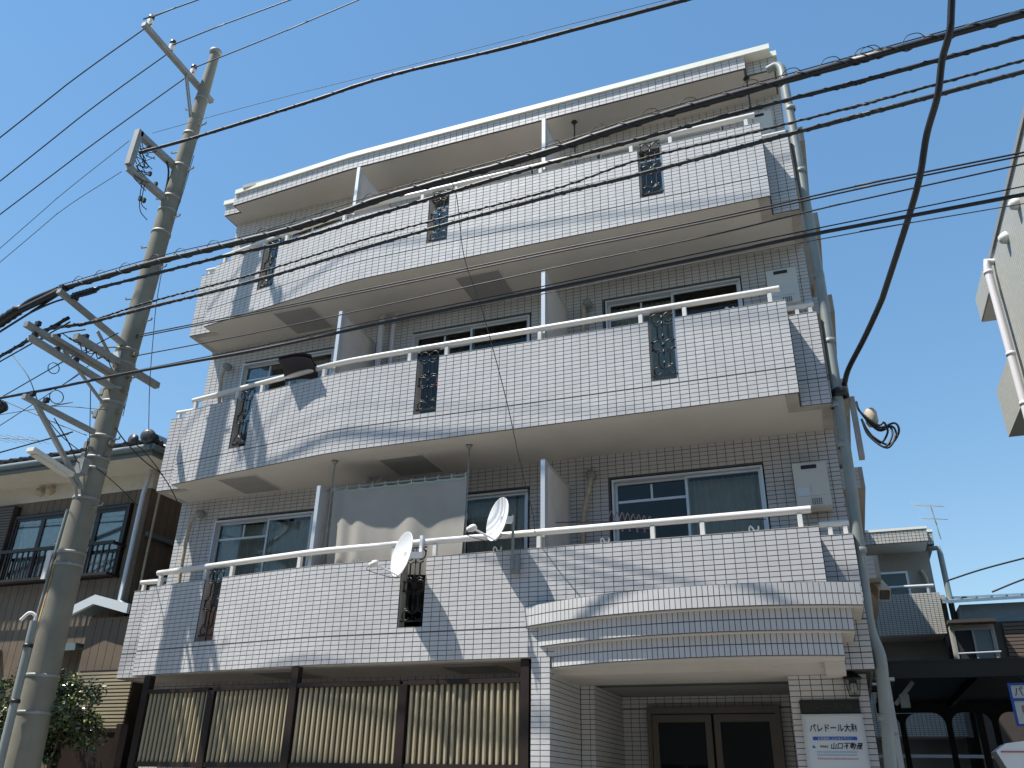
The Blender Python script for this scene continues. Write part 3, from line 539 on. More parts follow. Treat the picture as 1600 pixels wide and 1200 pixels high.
# cable clamp, box and coil on the building corner
cl=thing('cable_anchor',(3.68,.5,.2),'black cable clamp with a terminal dome and hanging coil on the downpipe','cable bracket')
MB().lathe([(.05,-.05),(.085,-.045),(.085,.03),(.06,.05)],(3.60,.45,.13),n=14).build('clamp',M['black'],cl)
MB().box((3.68,.50,-.58),(3.735,.6,.10)).build('backing_board',M['concrete'],cl)
MB().lathe([(0,.10),(.04,.09),(.06,.055),(.063,-.06),(.04,-.10),(0,-.11)],(3.86,.5,-.16),n=14).build('terminal_dome',M['hose'],cl)
for k,(a,b,c_) in enumerate(((.32,.13,0),(.26,.16,.03),(.22,.09,-.03),(.29,.18,.05))):
    pts=[(3.74,.42,.0),(3.76,.42,-.12),(3.80+.1,.42+c_,-.27-b*.3),(3.74+a,.42+c_,-.26-b*.2),(3.76+a,.42,-.34-b*.4),(3.74+a*.7,.42-c_,-.38-b),(3.8,.42,-.28-b*.6),(3.76,.42,-.2)]
    MB().tube(catmull(pts,6),.011,6).build('cable_coil',M['cable'],cl)
# water heaters
def heater(z0,label):
    h=thing('water_heater',(3.18,1.05,z0+1.55),label,'water heater','water heaters on the balcony back wall')
    MB().box((3.01,.88,z0+1.56),(3.365,1.085,z0+2.06),.008).build('casing',M['heater'],h)
    MB().box((3.10,.868,z0+1.985),(3.26,.884,z0+2.025),.004).build('flue_slot',M['black'],h)
    MB().box((3.03,.874,z0+1.68),(3.16,.8795,z0+1.78)).build('notice_label',M['signw'],h)
    MB().box((3.18,.874,z0+1.68),(3.32,.8795,z0+1.80)).build('rating_plate',M['heater'],h)
    for i in range(5):
        for j in range(4): MB().box((3.17+i*.022,.872,z0+1.585+j*.018),(3.18+i*.022,.8795,z0+1.594+j*.018)).build('vent_hole',M['black'],h)
    MB().tube([(3.1,1.0,z0+1.56),(3.1,1.0,z0+.2)],.012,6).build('water_pipe',M['steel'],h)
heater(-2.5,'beige wall water heater on the lowest balcony near the downpipe')
heater(0,'beige wall water heater on the middle balcony near the downpipe')
heater(2.5,'beige wall water heater on the top balcony near the downpipe')
# sleeves and hoses
def hose(key,label,r):
    pts,_=CAB[key]; h=thing('duct_hose',pts[0],label,'hose','air conditioner hoses on the back walls')
    MB().tube(catmull(pts,5),r,10).build('hose',M['hose'],h)
    MB().lathe([(0,.05),(.05,.05),(.06,0),(.06,-.05)],Vector(pts[0])+Vector((0,-.0,0)),(0,-1,0),14).build('wall_sleeve',M['pipe'],h)
hose('h1','tan wrapped hose hanging beside the right window of the lowest balcony',.028)
hose('h2','tan wrapped hose hanging at the left end of the lowest balcony',.028)
hose('h3','tan wrapped hose hanging at the left end of the middle balcony',.028)
hose('h4','tan wrapped hose beside the right window of the middle balcony',.028)
# satellite dishes
def dish(c,n,R,label,cat='satellite dish'):
    n=Vector(n).normalized(); c=Vector(c); d=thing('satellite_dish',c,label,cat,'white satellite dishes on the lowest railing')
    prof=[(R*t,(.11*R*2)*(t*t-1)) for t in [i/10 for i in range(11)]]
    back=[(R*(1-i/10)+.0,(.11*R*2)*((1-i/10)**2-1)-.006) for i in range(11)]
    MB().lathe(prof+[(R+.004,.002),(R+.003,-.008)]+back,c,n,40).build('reflector',M['dish'],d)
    down=(Vector((0,0,-1))-n*n.dot(Vector((0,0,-1)))).normalized()
    edge=c+down*R*.98; lnb=c+n*R*1.15+down*R*.80
    MB().tube([c+down*R*.75-n*.05,edge-n*.02,lnb-n*.02],.011,8).build('feed_arm',M['dish'],d)
    dd=(c-lnb).normalized()
    lb=MB().lathe([(0,.045),(.032,.045),(.038,.03),(.038,-.01),(.03,-.02),(.028,-.05),(0,-.055)],lnb,dd,14); lb.build('feed_horn',M['white'],d)
    MB().tube(catmull([lnb-dd*.05,lnb-dd*.06+down*.05,edge+down*.03,c+down*R*.7-n*.08],5),.004,5).build('coax_lead',M['wire'],d)
    return d,n,down
c1=(-1.095,-.215,-1.405)
d1,n1,dn1=dish(c1,(-.60,-.78,.14),.245,'lower left white satellite dish in front of the railing by the middle slot')
MB().bar(Vector(c1)-n1*.05,(-.98,.02,-1.37),.05,.07).bar((-.98,.02,-1.37),(-.98,.02,-1.15),.035,.035).build('mount',M['dish'],d1)
c2=(.0,-.18,-1.10)
d2,n2,dn2=dish(c2,(-.64,-.74,.14),.235,'upper right white satellite dish raised on a mast above the railing')
MB().bar(Vector(c2)-n2*.045,(.14,-.07,-1.09),.05,.07).build('mount',M['dish'],d2)
MB().tube([(.145,-.08,-1.04),(.145,-.08,-1.62)],.016,10).build('mast',M['steel'],d2)
MB().box((.115,-.075,-1.66),(.215,-.03,-1.47),.004).box((.125,-.03,-1.5),(.205,.19,-1.485)).box((.12,.165,-1.6),(.21,.18,-1.4)).build('parapet_clamp',M['steel'],d2)
# poles, curtain
def tpole(x,y,za,zb,m,label,r=.013):
    t=thing('tension_pole',(x,y,za),label,'tension pole','tension poles on the balconies')
    MB().tube([(x,y,za),(x,y,(za+zb)/2+.3)],r,10).tube([(x,y,(za+zb)/2+.25),(x,y,zb-.04)],r*.8,10).build('shaft',m,t)
    MB().lathe([(r,-.05),(.03,-.02),(.045,-.0),(0,0)],(x,y,zb-.004),n=14).build('foot',m,t); MB().lathe([(r*1.5,-.04),(r*1.7,0),(r*1.5,.04)],(x,y,(za+zb)/2+.28),n=10).build('joint_collar',m,t)
tpole(-2.40,.27,-2.33,0-.003,M['steel'],'steel tension pole at the left edge of the balcony curtain')
tpole(-.575,.30,-2.33,0-.003,M['steel'],'steel tension pole at the right edge of the balcony curtain')
tpole(.69,.68,2.67,4.995,M['black'],'black tension pole on the top balcony just right of the partition')
tpole(3.11,.67,2.67,4.995,M['black'],'black tension pole at the right end of the top balcony')
single(MB().tube([(-2.42,.27,-.37),(-.56,.30,-.37)],.012,10),'curtain_rod',M['steel'],'horizontal steel rod carrying the balcony curtain','rod')
cu=MB(); n=150; rows=14; VV=[]
for r in range(rows+1):
    t=r/rows; z=-.395-1.12*t
    for i in range(n+1):
        s=i/n; x=-2.37+1.79*s+ .02*t*math.sin(s*9)
        if t>.35: x-= .05*(t-.35)*max(0,(s-.9)*10)**1
        y=.285+ (.008+.018*t)*(.55+.45*math.sin(s*11+1))*math.sin(s*38+2.6*math.sin(s*5)) + .02*t*math.sin(s*17+1)
        zz=z-.014*(1-t)*abs(math.sin(s*math.pi*10))
        VV.append((x,y,zz))
fs=[(r*(n+1)+i,(r+1)*(n+1)+i,(r+1)*(n+1)+i+1,r*(n+1)+i+1) for r in range(rows) for i in range(n)]
cu.add(VV,fs,True)
ct=thing('privacy_curtain',(-1.5,.28,-1.5),'beige canvas curtain with green top hem hung across the lowest balcony','curtain')
cu.build('canvas',M['cloth'],ct)
green=mat('green_hem',(.33,.42,.36),.9)
hem=MB(); hem.add([(x,y-.004,z+.0) for x,y,z in VV[:n+1]]+[(x,y-.004,z-.03) for x,y,z in VV[:n+1]],[(i,n+1+i,n+2+i,i+1) for i in range(n)],True); hem.build('top_hem',green,ct)
for k in range(11):
    x=-2.35+k*.1755; MB().tube([(x,.285+.026*math.cos(a),-.378+.028*math.sin(a)) for a in [i*2*math.pi/12 for i in range(13)]],.004,5).build('curtain_ring',M['white'],ct)
# pink hangers
hg=thing('clothes_hanger',(1.25,.5,-1.0),'pink plastic peg hanger folded on a line in front of the right window','hanger')
m=MB()
for k in range(8):
    x=1.06+k*.06; m.tube(catmull([(x-.03,.5,-1.06-.012*k),(x,.47,-.98-.015*k),(x+.02,.5,-.91-.014*k),(x+.035,.52,-.96-.014*k),(x+.05,.5,-1.05-.012*k)],4),.006,6)
m.tube([(.98,.5,-1.02),(1.52,.5,-1.12)],.006,5); m.tube([(1.0,.46,-1.09),(1.5,.46,-1.15)],.006,5); m.build('hanger_frame',M['pinkpl'],hg)
for k in range(6): MB().box((1.03+k*.08,.485,-1.13-.01*k),(1.045+k*.08,.515,-1.08-.01*k)).build('peg',M['pinkpl'],hg)
single(MB().tube([(.45,.45,-1.0),(2.7,.45,-1.16)],.005,5),'washing_line',M['wire'],'thin washing line across the right flat of the lowest balcony','line')
# dark cloth over rail
m=MB(); bm=bmesh.new(); bmesh.ops.create_grid(bm,x_segments=8,y_segments=8,size=.5)
o_=[v.co.copy() for v in bm.verts]; 
m.add([(-3.0+v.x*.52-.10*v.y,.085+v.y*.36-.03,1.375+.05*math.sin(3*v.x+1)-.10*v.x-.09*(v.y+.4)**2*2+.03*math.sin(7*v.y)) for v in o_],[[v.index for v in f.verts] for f in bm.faces],True)
m.add([(-3.0+v.x*.52-.10*v.y,.085+v.y*.36-.03,1.335+.05*math.sin(3*v.x+1)-.12*v.x-.09*(v.y+.4)**2*2) for v in o_],[[v.index for v in reversed(f.verts)] for f in bm.faces],True); bm.free()
single(m,'folded_cushion',M['navy'],'dark folded cushion airing over the left part of the middle railing','cushion')
# boards behind left slot, red towel
single(MB().box((-4.05,.42,-2.3),(-3.78,.45,-1.75)).box((-4.0,.46,-1.8),(-3.72,.50,-1.45)),'leaning_board',M['wood'],'reddish boards leaning behind the left slot of the lowest balcony','board')
single(MB().box((-1.19,.5,-2.33),(-.75,.6,-1.95)),'storage_box',M['black'],'black box standing behind the middle slot of the lowest balcony','box')
single(MB().box((-1.12,.40,.92),(-1.06,.44,1.06)),'red_cloth',M['red'],'small red cloth behind the middle slot of the middle balcony','cloth')
# AC unit between the buildings
ac=thing('air_conditioner',(-6.1,1.75,-1.6),'outdoor air conditioner unit in the gap left of the apartment building','air conditioner')
MB().box((-6.3,1.6,-1.55),(-5.75,1.9,-.95),.01).build('casing',M['heater'],ac)
for k in range(12): MB().box((-6.28,1.585,-1.5+k*.042),(-5.95,1.6,-1.475+k*.042)).build('louvre',M['black'],ac)
# ================= SLATTED FENCE =================
FP=[(-4.70,.315),(-3.63,.20),(-2.44,.075),(-1.09,.075),(.255,.075)]
fe=thing('slatted_fence',(-2.2,.1,-5.3),'brown framed fence of upright beige slats under the lowest balcony','fence')
tops={0:-2.52,2:-2.51,4:-2.51,1:-2.72,3:-2.72}
for i,(x,y) in enumerate(FP):
    wd=.045 if i in tops else .03
    MB().box((x-wd,y-.045,-5.3),(x+wd,y+.045,tops[i])).build('fence_post',M['brown'],fe)
for i in range(4):
    p=Vector((*FP[i],0));q=Vector((*FP[i+1],0)); u=(q-p).normalized(); n=Vector((u.y,-u.x,0)); a=p+u*.046;b=q-u*.046
    MB().bar(a+Vector((0,0,-2.705)),b+Vector((0,0,-2.705)),.075,.045).build('top_rail',M['brown'],fe)
    MB().bar(a+Vector((0,0,-3.50)),b+Vector((0,0,-3.50)),.06,.05).build('bottom_rail',M['brown'],fe)
    MB().bar(a+n*-.03+Vector((0,0,-3.11)),b+n*-.03+Vector((0,0,-3.11)),.006,.76).build('backing_sheet',M['slatback'],fe)
    L_=(b-a).length; k=int(L_/.066); pt=L_/k
    for j in range(k):
        c=a+u*(pt*(j+.5)); m=MB(); hw=.0175
        pr=[(-hw,.012),(-hw,-.004),(-hw*.5,-.016),(hw*.5,-.016),(hw,-.004),(hw,.012)]
        m.prism([((c+u*s+n*(-t)).x,(c+u*s+n*(-t)).y) for s,t in pr],-3.478,-2.73); m.build('slat',M['slat'],fe)
# low wall under fence
lw=MB().box((-4.66,.45,-5.3),(.3,.6,-3.62)); lwo=single(lw,'low_wall',M['stucco'],'low pale wall behind the foot of the slatted fence','wall')
# ================= SIGNS AND LAMP ON THE RIGHT PIER =================
def text(s,size,x,y,z,m,name='lettering',parent=None,rx=90,shear=0,align='LEFT',sx=1,off_=0):
    c=bpy.data.curves.new(name,'FONT'); c.body=s; c.size=size; c.align_x=align; c.extrude=.001; c.shear=shear; c.offset=off_; c.resolution_u=3
    o=bpy.data.objects.new(name,c); o.location=(0,0,0); COL.objects.link(o); bpy.context.view_layer.update()
    me=bpy.data.meshes.new_from_object(o.evaluated_get(bpy.context.evaluated_depsgraph_get())); bpy.data.objects.remove(o)
    me.transform(Matrix.Diagonal((sx,1,1,1))); me.transform(Matrix.Rotation(math.radians(90),4,'X')); me.materials.clear(); me.materials.append(m)
    return place(name,me,Vector((x,y,z)),parent)
sg=thing('estate_agent_sign',(3.07,.58,-3.9),'white framed signboard with black and blue Japanese lettering on the tiled pier','sign')
X0s,X1s,ZT=2.815,3.325,-3.02
MB().box((X0s,.575,-3.95),(X1s,.597,ZT)).build('board',M['signw'],sg)
m=MB(); m.box((X0s-.012,.565,-3.96),(X0s+.008,.598,ZT+.01)); m.box((X1s-.008,.565,-3.96),(X1s+.012,.598,ZT+.01)); m.box((X0s+.008,.565,ZT-.01),(X1s-.008,.598,ZT+.01)); m.build('sign_frame',M['alu'],sg)
text('パレドール大和',.073,3.07,.573,-3.155,M['ink'],'title_lettering',sg,align='CENTER',sx=.82,off_=.0012)
m=MB().box((2.88,.5725,-3.232),(3.26,.5745,-3.202)); m.build('blue_band',M['blue'],sg)
text('お部屋探しはお任せ下さい',.026,3.07,.571,-3.228,M['signw'],'band_lettering',sg,align='CENTER',sx=.95)
text('株式会社',.022,2.935,.573,-3.293,M['ink'],'small_lettering',sg,sx=.8)
text('山口不動産',.06,3.02,.573,-3.302,M['ink'],'company_lettering',sg,shear=.25,sx=.92,off_=.0008)
m=MB(); m.add([(2.865,.5735,-3.297),(2.90,.5735,-3.297),(2.885,.5735,-3.283),(2.878,.5735,-3.272),(2.87,.5735,-3.283)],[(0,1,2,3,4)]); m.build('logo_mark',M['blue'],sg)
for r,(z,m_) in enumerate(((-3.335,'lblue'),(-3.36,'lblue'),(-3.392,'red'))):
    m=MB(); x=2.90
    while x<3.24:
        w_=random.uniform(.008,.016); h_=random.uniform(.010,.014)
        m.box((x,.573,z),(x+w_,.5745,z+.003)); m.box((x,.573,z+h_-.003),(x+w_*.9,.5745,z+h_)); m.box((x+w_*.4,.573,z+.003),(x+w_*.6,.5745,z+h_-.003)); x+=w_+.004
    m.build('fine_print',M[m_],sg,kind='stuff')
np_=thing('name_plate',(3.065,.58,-2.99),'dark bronze building name plate between the wall lamp and the signboard','name plate')
MB().box((2.80,.575,-3.0),(3.325,.597,-2.885),.003).build('plate',M['plate'],np_)
text('パレドール大和',.065,3.065,.572,-2.965,M['plate2'],'raised_lettering',np_,align='CENTER',sx=.85)
single(MB().box((2.80,.58,-3.0-.05),(2.85,.597,-3.01),.003),'small_marker_plate',M['plate2'],'tiny grey marker plate at the top left corner of the signboard','plate')
la=thing('wall_lantern',(3.30,.5,-2.87),'black hexagonal wall lantern with frosted bulb on the tiled pier','wall lamp')
lc=Vector((3.295,.47,0))
def hexr(r,z): return [(lc.x+r*math.cos(math.radians(60*k+30)),lc.y+r*math.sin(math.radians(60*k+30)),z) for k in range(6)]
m=MB(); a=hexr(.05,-2.865);b=hexr(.078,-2.72)
for k in range(6): m.bar(a[k],b[k],.006,.006)
for rr,zz in ((.054,-2.87),(.08,-2.72)):
    h0=hexr(rr,zz);h1=hexr(rr,zz+.01); m.add(h0+h1,[tuple(range(5,-1,-1)),tuple(range(6,12))]+[(k,(k+1)%6,(k+1)%6+6,k+6) for k in range(6)])
m.build('lantern_frame',M['iron'],la)
m=MB(); h0=hexr(.098,-2.715);h1=hexr(.05,-2.675);h2=hexr(.015,-2.655)
m.add(h0+h1+h2,[(k,(k+1)%6,(k+1)%6+6,k+6) for k in range(6)]+[(k+6,(k+1)%6+6,(k+1)%6+12,k+12) for k in range(6)]+[tuple(range(12,18)),tuple(range(5,-1,-1))]); m.build('lantern_roof',M['iron'],la)
MB().lathe([(0,.0),(.008,.005),(.013,.02),(.006,.03),(.004,.045),(0,.05)],(lc.x,lc.y,-2.66),n=10).build('finial',M['iron'],la)
MB().bar((lc.x,lc.y,-2.69),(lc.x,.597,-2.72),.02,.02).box((3.26,.59,-2.80),(3.33,.6,-2.68)).build('wall_arm',M['iron'],la)
MB().lathe([(0,.0),(.026,.005),(.028,.07),(.022,.09),(0,.1)],(lc.x,lc.y,-2.85),n=14).build('bulb',M['lampglass'],la)
m=MB(); m.add(hexr(.052,-2.86)+hexr(.079,-2.72),[(k,(k+1)%6,(k+1)%6+6,k+6) for k in range(6)]); m.build('lantern_glass',M['glass'],la)
# ================= UTILITY POLE =================
PB0=Vector((-5.50,-.54,-5.3)); PT=Vector((-5.39,-.42,7.42))
def _ip(z,T):
    for (a,va),(b,vb) in zip(T[:-1],T[1:]):
        if z<=b: t=max(0,(z-a)/(b-a)); return va+(vb-va)*t
    return T[-1][1]
def pp(z): 
    o=_ip(z,((-5.3,.0),(-3.7,0),(-2.8,-.04),(-2,-.08),(-1,-.095),(0,-.09),(1,-.075),(2,-.05),(3,-.025),(4,0),(5,.045),(6,.09),(7.42,.15)))
    q=PB0+(PT-PB0)*((z+5.3)/12.72); return q+Vector((o,0,0))
def pr_(z): return _ip(z,((-5.3,.215),(-3.5,.20),(-2.5,.182),(-1.3,.162),(0,.150),(2,.142),(4.2,.128),(6,.104),(7.42,.07)))
up=thing('utility_pole',PB0,'tall weathered concrete utility pole carrying crossarms and cables left of the building','utility pole')
m=MB(); zs=[-5.3+i*12.72/40 for i in range(41)]; m.tube([pp(z) for z in zs],[pr_(z) for z in zs],28); m.build('shaft',M['pole'],up)
m=MB(); m.lathe([(.075,-.02),(.10,0),(.10,.05),(.06,.08),(0,.085)],pp(7.38),n=16); m.build('pole_cap',M['steel'],up)
for z in (6.35,5.6,4.95,4.35,4.1,3.7,1.7,1.5,1.3,1.1,.9,.4,.1,-.05,-.45,-1.15,-1.3,-2.6,-3.0):
    MB().lathe([(0.001,-.02),(.012,-.02),(.012,.02),(.001,.02)],(0,0,0),n=3) if False else None
    c=pp(z); r=pr_(z); MB().lathe([(r-.003,-.018),(r+.009,-.018),(r+.009,.018),(r-.003,.018)],c,n=24).build('steel_band',M['steel'],up)
MB().tube([pp(z)+Vector((-.12*math.cos(0)-.02,-.13,0))*(pr_(z)/.17) for z in (-.6,-1,-2,-3)],.02,8).build('side_conduit',M['pipe'],up)
# step bolts
for k,z in enumerate([i*.45-1.0 for i in range(17)]):
    s=1 if k%2 else -1; c=pp(z); r=pr_(z); MB().tube([c+Vector((s*r*.9,0,0)),c+Vector((s*(r+.16),-.02,0)),c+Vector((s*(r+.165),-.02,.03))],.012,6).build('step_bolt',M['steel'],up)
# rusty marker sleeve and plate
m=MB(); 
for zz in range(12):
    z=-1.25-zz*.19; c0=pp(z);c1=pp(z-.19); r0=pr_(z)+.004;r1=pr_(z-.19)+.004; A_=[math.radians(a) for a in range(198,262,8)]
    m.add([c0+Vector((math.cos(a)*r0,math.sin(a)*r0,0)) for a in A_]+[c1+Vector((math.cos(a)*r1,math.sin(a)*r1,0)) for a in A_],[(i,i+1,len(A_)+i+1,len(A_)+i) for i in range(len(A_)-1)],True)
m.build('rusted_cover_strip',M['rust'],up)
c=pp(-1.3); MB().box((c.x-.16,c.y-.215,-1.5),(c.x-.10,c.y-.195,-1.15)).build('number_plate',M['white'],up)
c=pp(1.55); MB().box((c.x-.06,c.y-.17,1.47),(c.x+.07,c.y-.155,1.62)).build('small_plate',M['signw'],up)
# crossarms
def arm(p,q,w_=.075,name='crossarm',m='steel'): return MB().bar(p,q,w_,w_).build(name,M[m],up)
arm((-5.42,-1.72,6.74),(-5.42,-.10,6.66),.08)
for y,z in ((-1.62,6.78),(-1.13,6.76),(-.62,6.73)):
    ins=MB().lathe([(.012,-.02),(.03,0),(.045,.03),(.03,.05),(.05,.08),(.035,.10),(.05,.13),(.03,.16),(.036,.17),(.036,.20),(0,.21)],(-5.42,y,z),n=14).build('pin_insulator',M['porcelain'],up)
    MB().lathe([(.037,.165),(.045,.17),(.045,.23),(0,.235)],(-5.42,y,z),n=12).build('insulator_cap',M['black'],ins)
for s in (-.02,.02): arm((-5.42+s,-.74,6.66),(pp(5.85).x+s,pp(5.85).y-.08,5.85),.02,'arm_brace')
arm((-5.44,-1.27,4.95),(-5.44,-.42,4.95),.09); arm((-5.44,-1.29,4.30),(-5.44,-.42,4.30),.09); arm((-5.44,-1.29,4.34),(-5.44,-1.27,5.0),.09,'hanger_post')
arm((-5.47,-1.76,1.93),(-5.47,-.55,1.75),.065); arm((-5.47,-1.35,1.48),(-5.47,.16,1.46),.085)
arm((-5.50,-2.03,1.30),(-5.50,-.6,1.27),.07); arm((-5.44,-1.7,1.30),(-5.44,-.6,1.27),.05); arm((-5.47,-1.95,1.15),(-5.47,-.6,1.09),.07)
arm((-5.47,-1.45,1.22),(-5.47,-.6,.78),.03,'arm_brace'); arm((-5.47,-1.05,1.72),(-5.47,-.6,1.38),.03,'arm_brace')
arm((-5.50,-1.78,.44),(-5.50,-.68,.41),.06); arm((-5.50,-1.62,.44),(-5.50,-.66,-.35),.05,'arm_brace')
for y,z in ((-1.73,1.99),(-1.5,1.96),(-1.9,1.36),(-1.6,1.34),(-1.9,1.2),(-1.55,1.18),(-1.2,1.55),(-1.7,.5),(-1.5,.5),(-1.25,1.18)):
    MB().box((-5.50,y-.025,z-.03),(-5.43,y+.025,z+.035),.006).build('cable_clip',M['black'],up)
for z in (1.62,1.3,1.08,.75,.3,.15): 
    c=pp(z); MB().box((c.x-pr_(z)-.05,c.y-.10,z-.06),(c.x-pr_(z)+.03,c.y+.02,z+.05),.008).build('fixing_bracket',M['steel'],up)
    MB().box((c.x+pr_(z)-.01,c.y-.05,z-.03),(c.x+pr_(z)+.06,c.y+.01,z+.03),.006).build('bolt_block',M['pole'],up)
MB().box((-5.56,-.78,-.2),(-5.42,-.68,.02),.01).build('lamp_bracket',M['steel'],up)
rr_=lambda s:random.uniform(-s,s)
m=MB()
for k in range(9):
    p=Vector((-5.43,-1.2+rr_(.03),4.85-k*.06)); m.tube(catmull([p,p+Vector((rr_(.05),.12+rr_(.05),-.05)),p+Vector((rr_(.05),.2+rr_(.08),-.12-rr_(.05))),p+Vector((rr_(.05),.05+rr_(.05),-.18)),p+Vector((0,.3,-.06+rr_(.2)))],5),.007,5)
m.tube(catmull([(-5.44,-1.15,4.75),(-5.44,-.9,5.0),(-5.44,-.62,4.85),(-5.44,-.56,4.5),(-5.44,-.6,4.3),(-5.44,-.85,4.32)],6),.016,6)
m.tube(catmull([(-5.44,-1.0,4.25),(-5.46,-.95,4.0),(-5.44,-.9,3.8),(-5.44,-.75,3.75)],6),.007,5); m.tube(catmull([(-5.44,-.95,4.25),(-5.46,-.9,3.95),(-5.44,-.8,3.9)],6),.007,5)
for y,z in ((-.95,4.0),(-.88,4.02),(-.9,4.5),(-.75,4.42)): m.box((-5.47,y-.02,z-.04),(-5.43,y+.02,z+.03))
m.build('jumper_wires',M['cable'],up)
m=MB()
for k in range(7):
    y=-1.55+k*.13; m.tube(catmull([(-5.48,y,1.5+rr_(.1)),(-5.46,y+.08,1.36+rr_(.06)),(-5.5,y+.2,1.38+rr_(.08)),(-5.46,y+.3,1.5)],5),.007,5)
for (y,z,r) in ((-1.2,1.5,.09),(-1.05,1.45,.07),(-1.35,.62,.10),(-1.5,.95,.08)):
    m.tube([(-5.5+.02*math.sin(a),y+r*math.cos(a),z+r*.8*math.sin(a)) for a in [i*.55 for i in range(13)]],.006,5)
m.tube(catmull([(-5.5,-.9,.95),(-5.5,-.8,.6),(-5.5,-.7,.2),(-5.5,-.72,-.1)],6),.006,5)
m.tube(catmull([(-5.5,-1.3,.35),(-5.52,-1.0,.15),(-5.5,-.8,-.05),(-5.5,-.72,.05),(-5.5,-.74,.3)],6),.008,5)
m.build('tangled_leads',M['cable'],up)
MB().tube(catmull([(-5.5,-1.25,1.42),(-5.5,-1.05,1.50),(-5.5,-.85,1.58),(-5.48,-.66,1.66),(-5.45,-.6,1.5)],6),.013,6).build('yellow_lead',mat('yellowed_lead',(.38,.32,.12),.6),up)
# street light on the pole
sl_=thing('street_light',(-5.5,-1.1,-.2),'slim white street light arm fixed to the concrete pole beneath the crossarms','street light')
m=MB(); m.bar((-5.5,-1.50,-.135),(-5.5,-.86,-.245),.12,.055); m.build('lamp_housing',M['heater'],sl_)
MB().bar((-5.5,-1.44,-.178),(-5.5,-.92,-.268),.09,.03).build('diffuser',M['lampglass'],sl_); MB().tube([(-5.5,-.88,-.25),(-5.5,-.74,-.35),(-5.5,-.68,-.5)],.018,8).build('bracket_arm',M['steel'],sl_)
# conduit beside the pole foot
cp_=thing('conduit_pipe',(-5.45,-.82,-5.3),'grey capped conduit standing in front of the foot of the utility pole','conduit')
MB().tube([(-5.535,-.80,-2.02),(-5.40,-.84,-5.3)],.045,12).build('tube',M['pipe'],cp_); MB().tube(catmull([(-5.53,-.80,-2.03),(-5.54,-.80,-1.96),(-5.60,-.84,-1.93),(-5.66,-.88,-2.02)],5),.02,8).build('bent_lead',M['white'],cp_)
for z in (-2.3,-2.9): MB().lathe([(.044,-.02),(.055,-.02),(.055,.02),(.044,.02)],(-5.52+(-z-2.3)*.04,-.81,z),n=12).build('pipe_strap',M['black'],cp_)
# ================= CABLES =================
LAB=dict(
hv1='high voltage line left of the pole, outermost of three at the top',hv1r='outermost high voltage line leaving the top insulator to the right',
hv2='high voltage line left of the pole, middle of three at the top',hv2r='middle high voltage line leaving the top insulators to the right',
hv3='high voltage line left of the pole, innermost of three at the top',hv3r='innermost high voltage line running right from beside the pole tip',
earth='hair thin wire rising right from the square bracket across the sky',c0='single thick black cable rising over the roof from the square bracket',
ml1='thin wire going left from the upper corner of the square bracket',ml2='thin wire going left from the lower corner of the square bracket',
t1='thickest black bundled cable crossing in front of the top balcony',t1m='thin messenger wire just above the thickest bundled cable',
t2='second black cable crossing just below the thickest bundle',t3='thin braided cable crossing the face of the top balcony',t4='spiral wrapped black cable crossing under the thin braided one',
t5a='upper wire of the close pair below the top balcony',t5b='lower wire of the close pair below the top balcony',t6='single thin cable crossing just under the close pair',
t7='black cable passing in front of the pole above the middle balcony',t7m='thin support wire just above the cable over the middle balcony',t7b='very thin wire just below the cable over the middle balcony',
t1l='thick black cable dropping left off the end of the upper crossarm',t1l2='looped black cable beneath the thick one at the left',t4l='thick bundle going left off the long crossarms',t4l2='thinner cable hanging below the left bundle',
tl5='dark cable falling left from the lower crossarm',tl6='lowest dark cable falling left from the pole over the house',tl7='fine wire sloping down left behind the lower arm',tl8='fine level wire left of the pole',tl9='fine wire rising left from the pole brace',
t9='fat black service cable swooping from the sky down to the building corner',
d1='long thin wire hanging from the cables down to the balcony dish',d3='thin stay wire curving down the right side of the pole',d4='vertical thin wire hanging just right of the pole',
d5='short black lead from the pole to the house eave',d6='curved black lead from the pole sagging to the house corner',d7='thin drop wire crossing left of the pole',d8='thin lead from the pole to the house gutter',
bg1='distant wire in the sky above the blue roof',bg2='lower distant wire meeting the blue roof')
THICKC={'t3','t4','t1'}
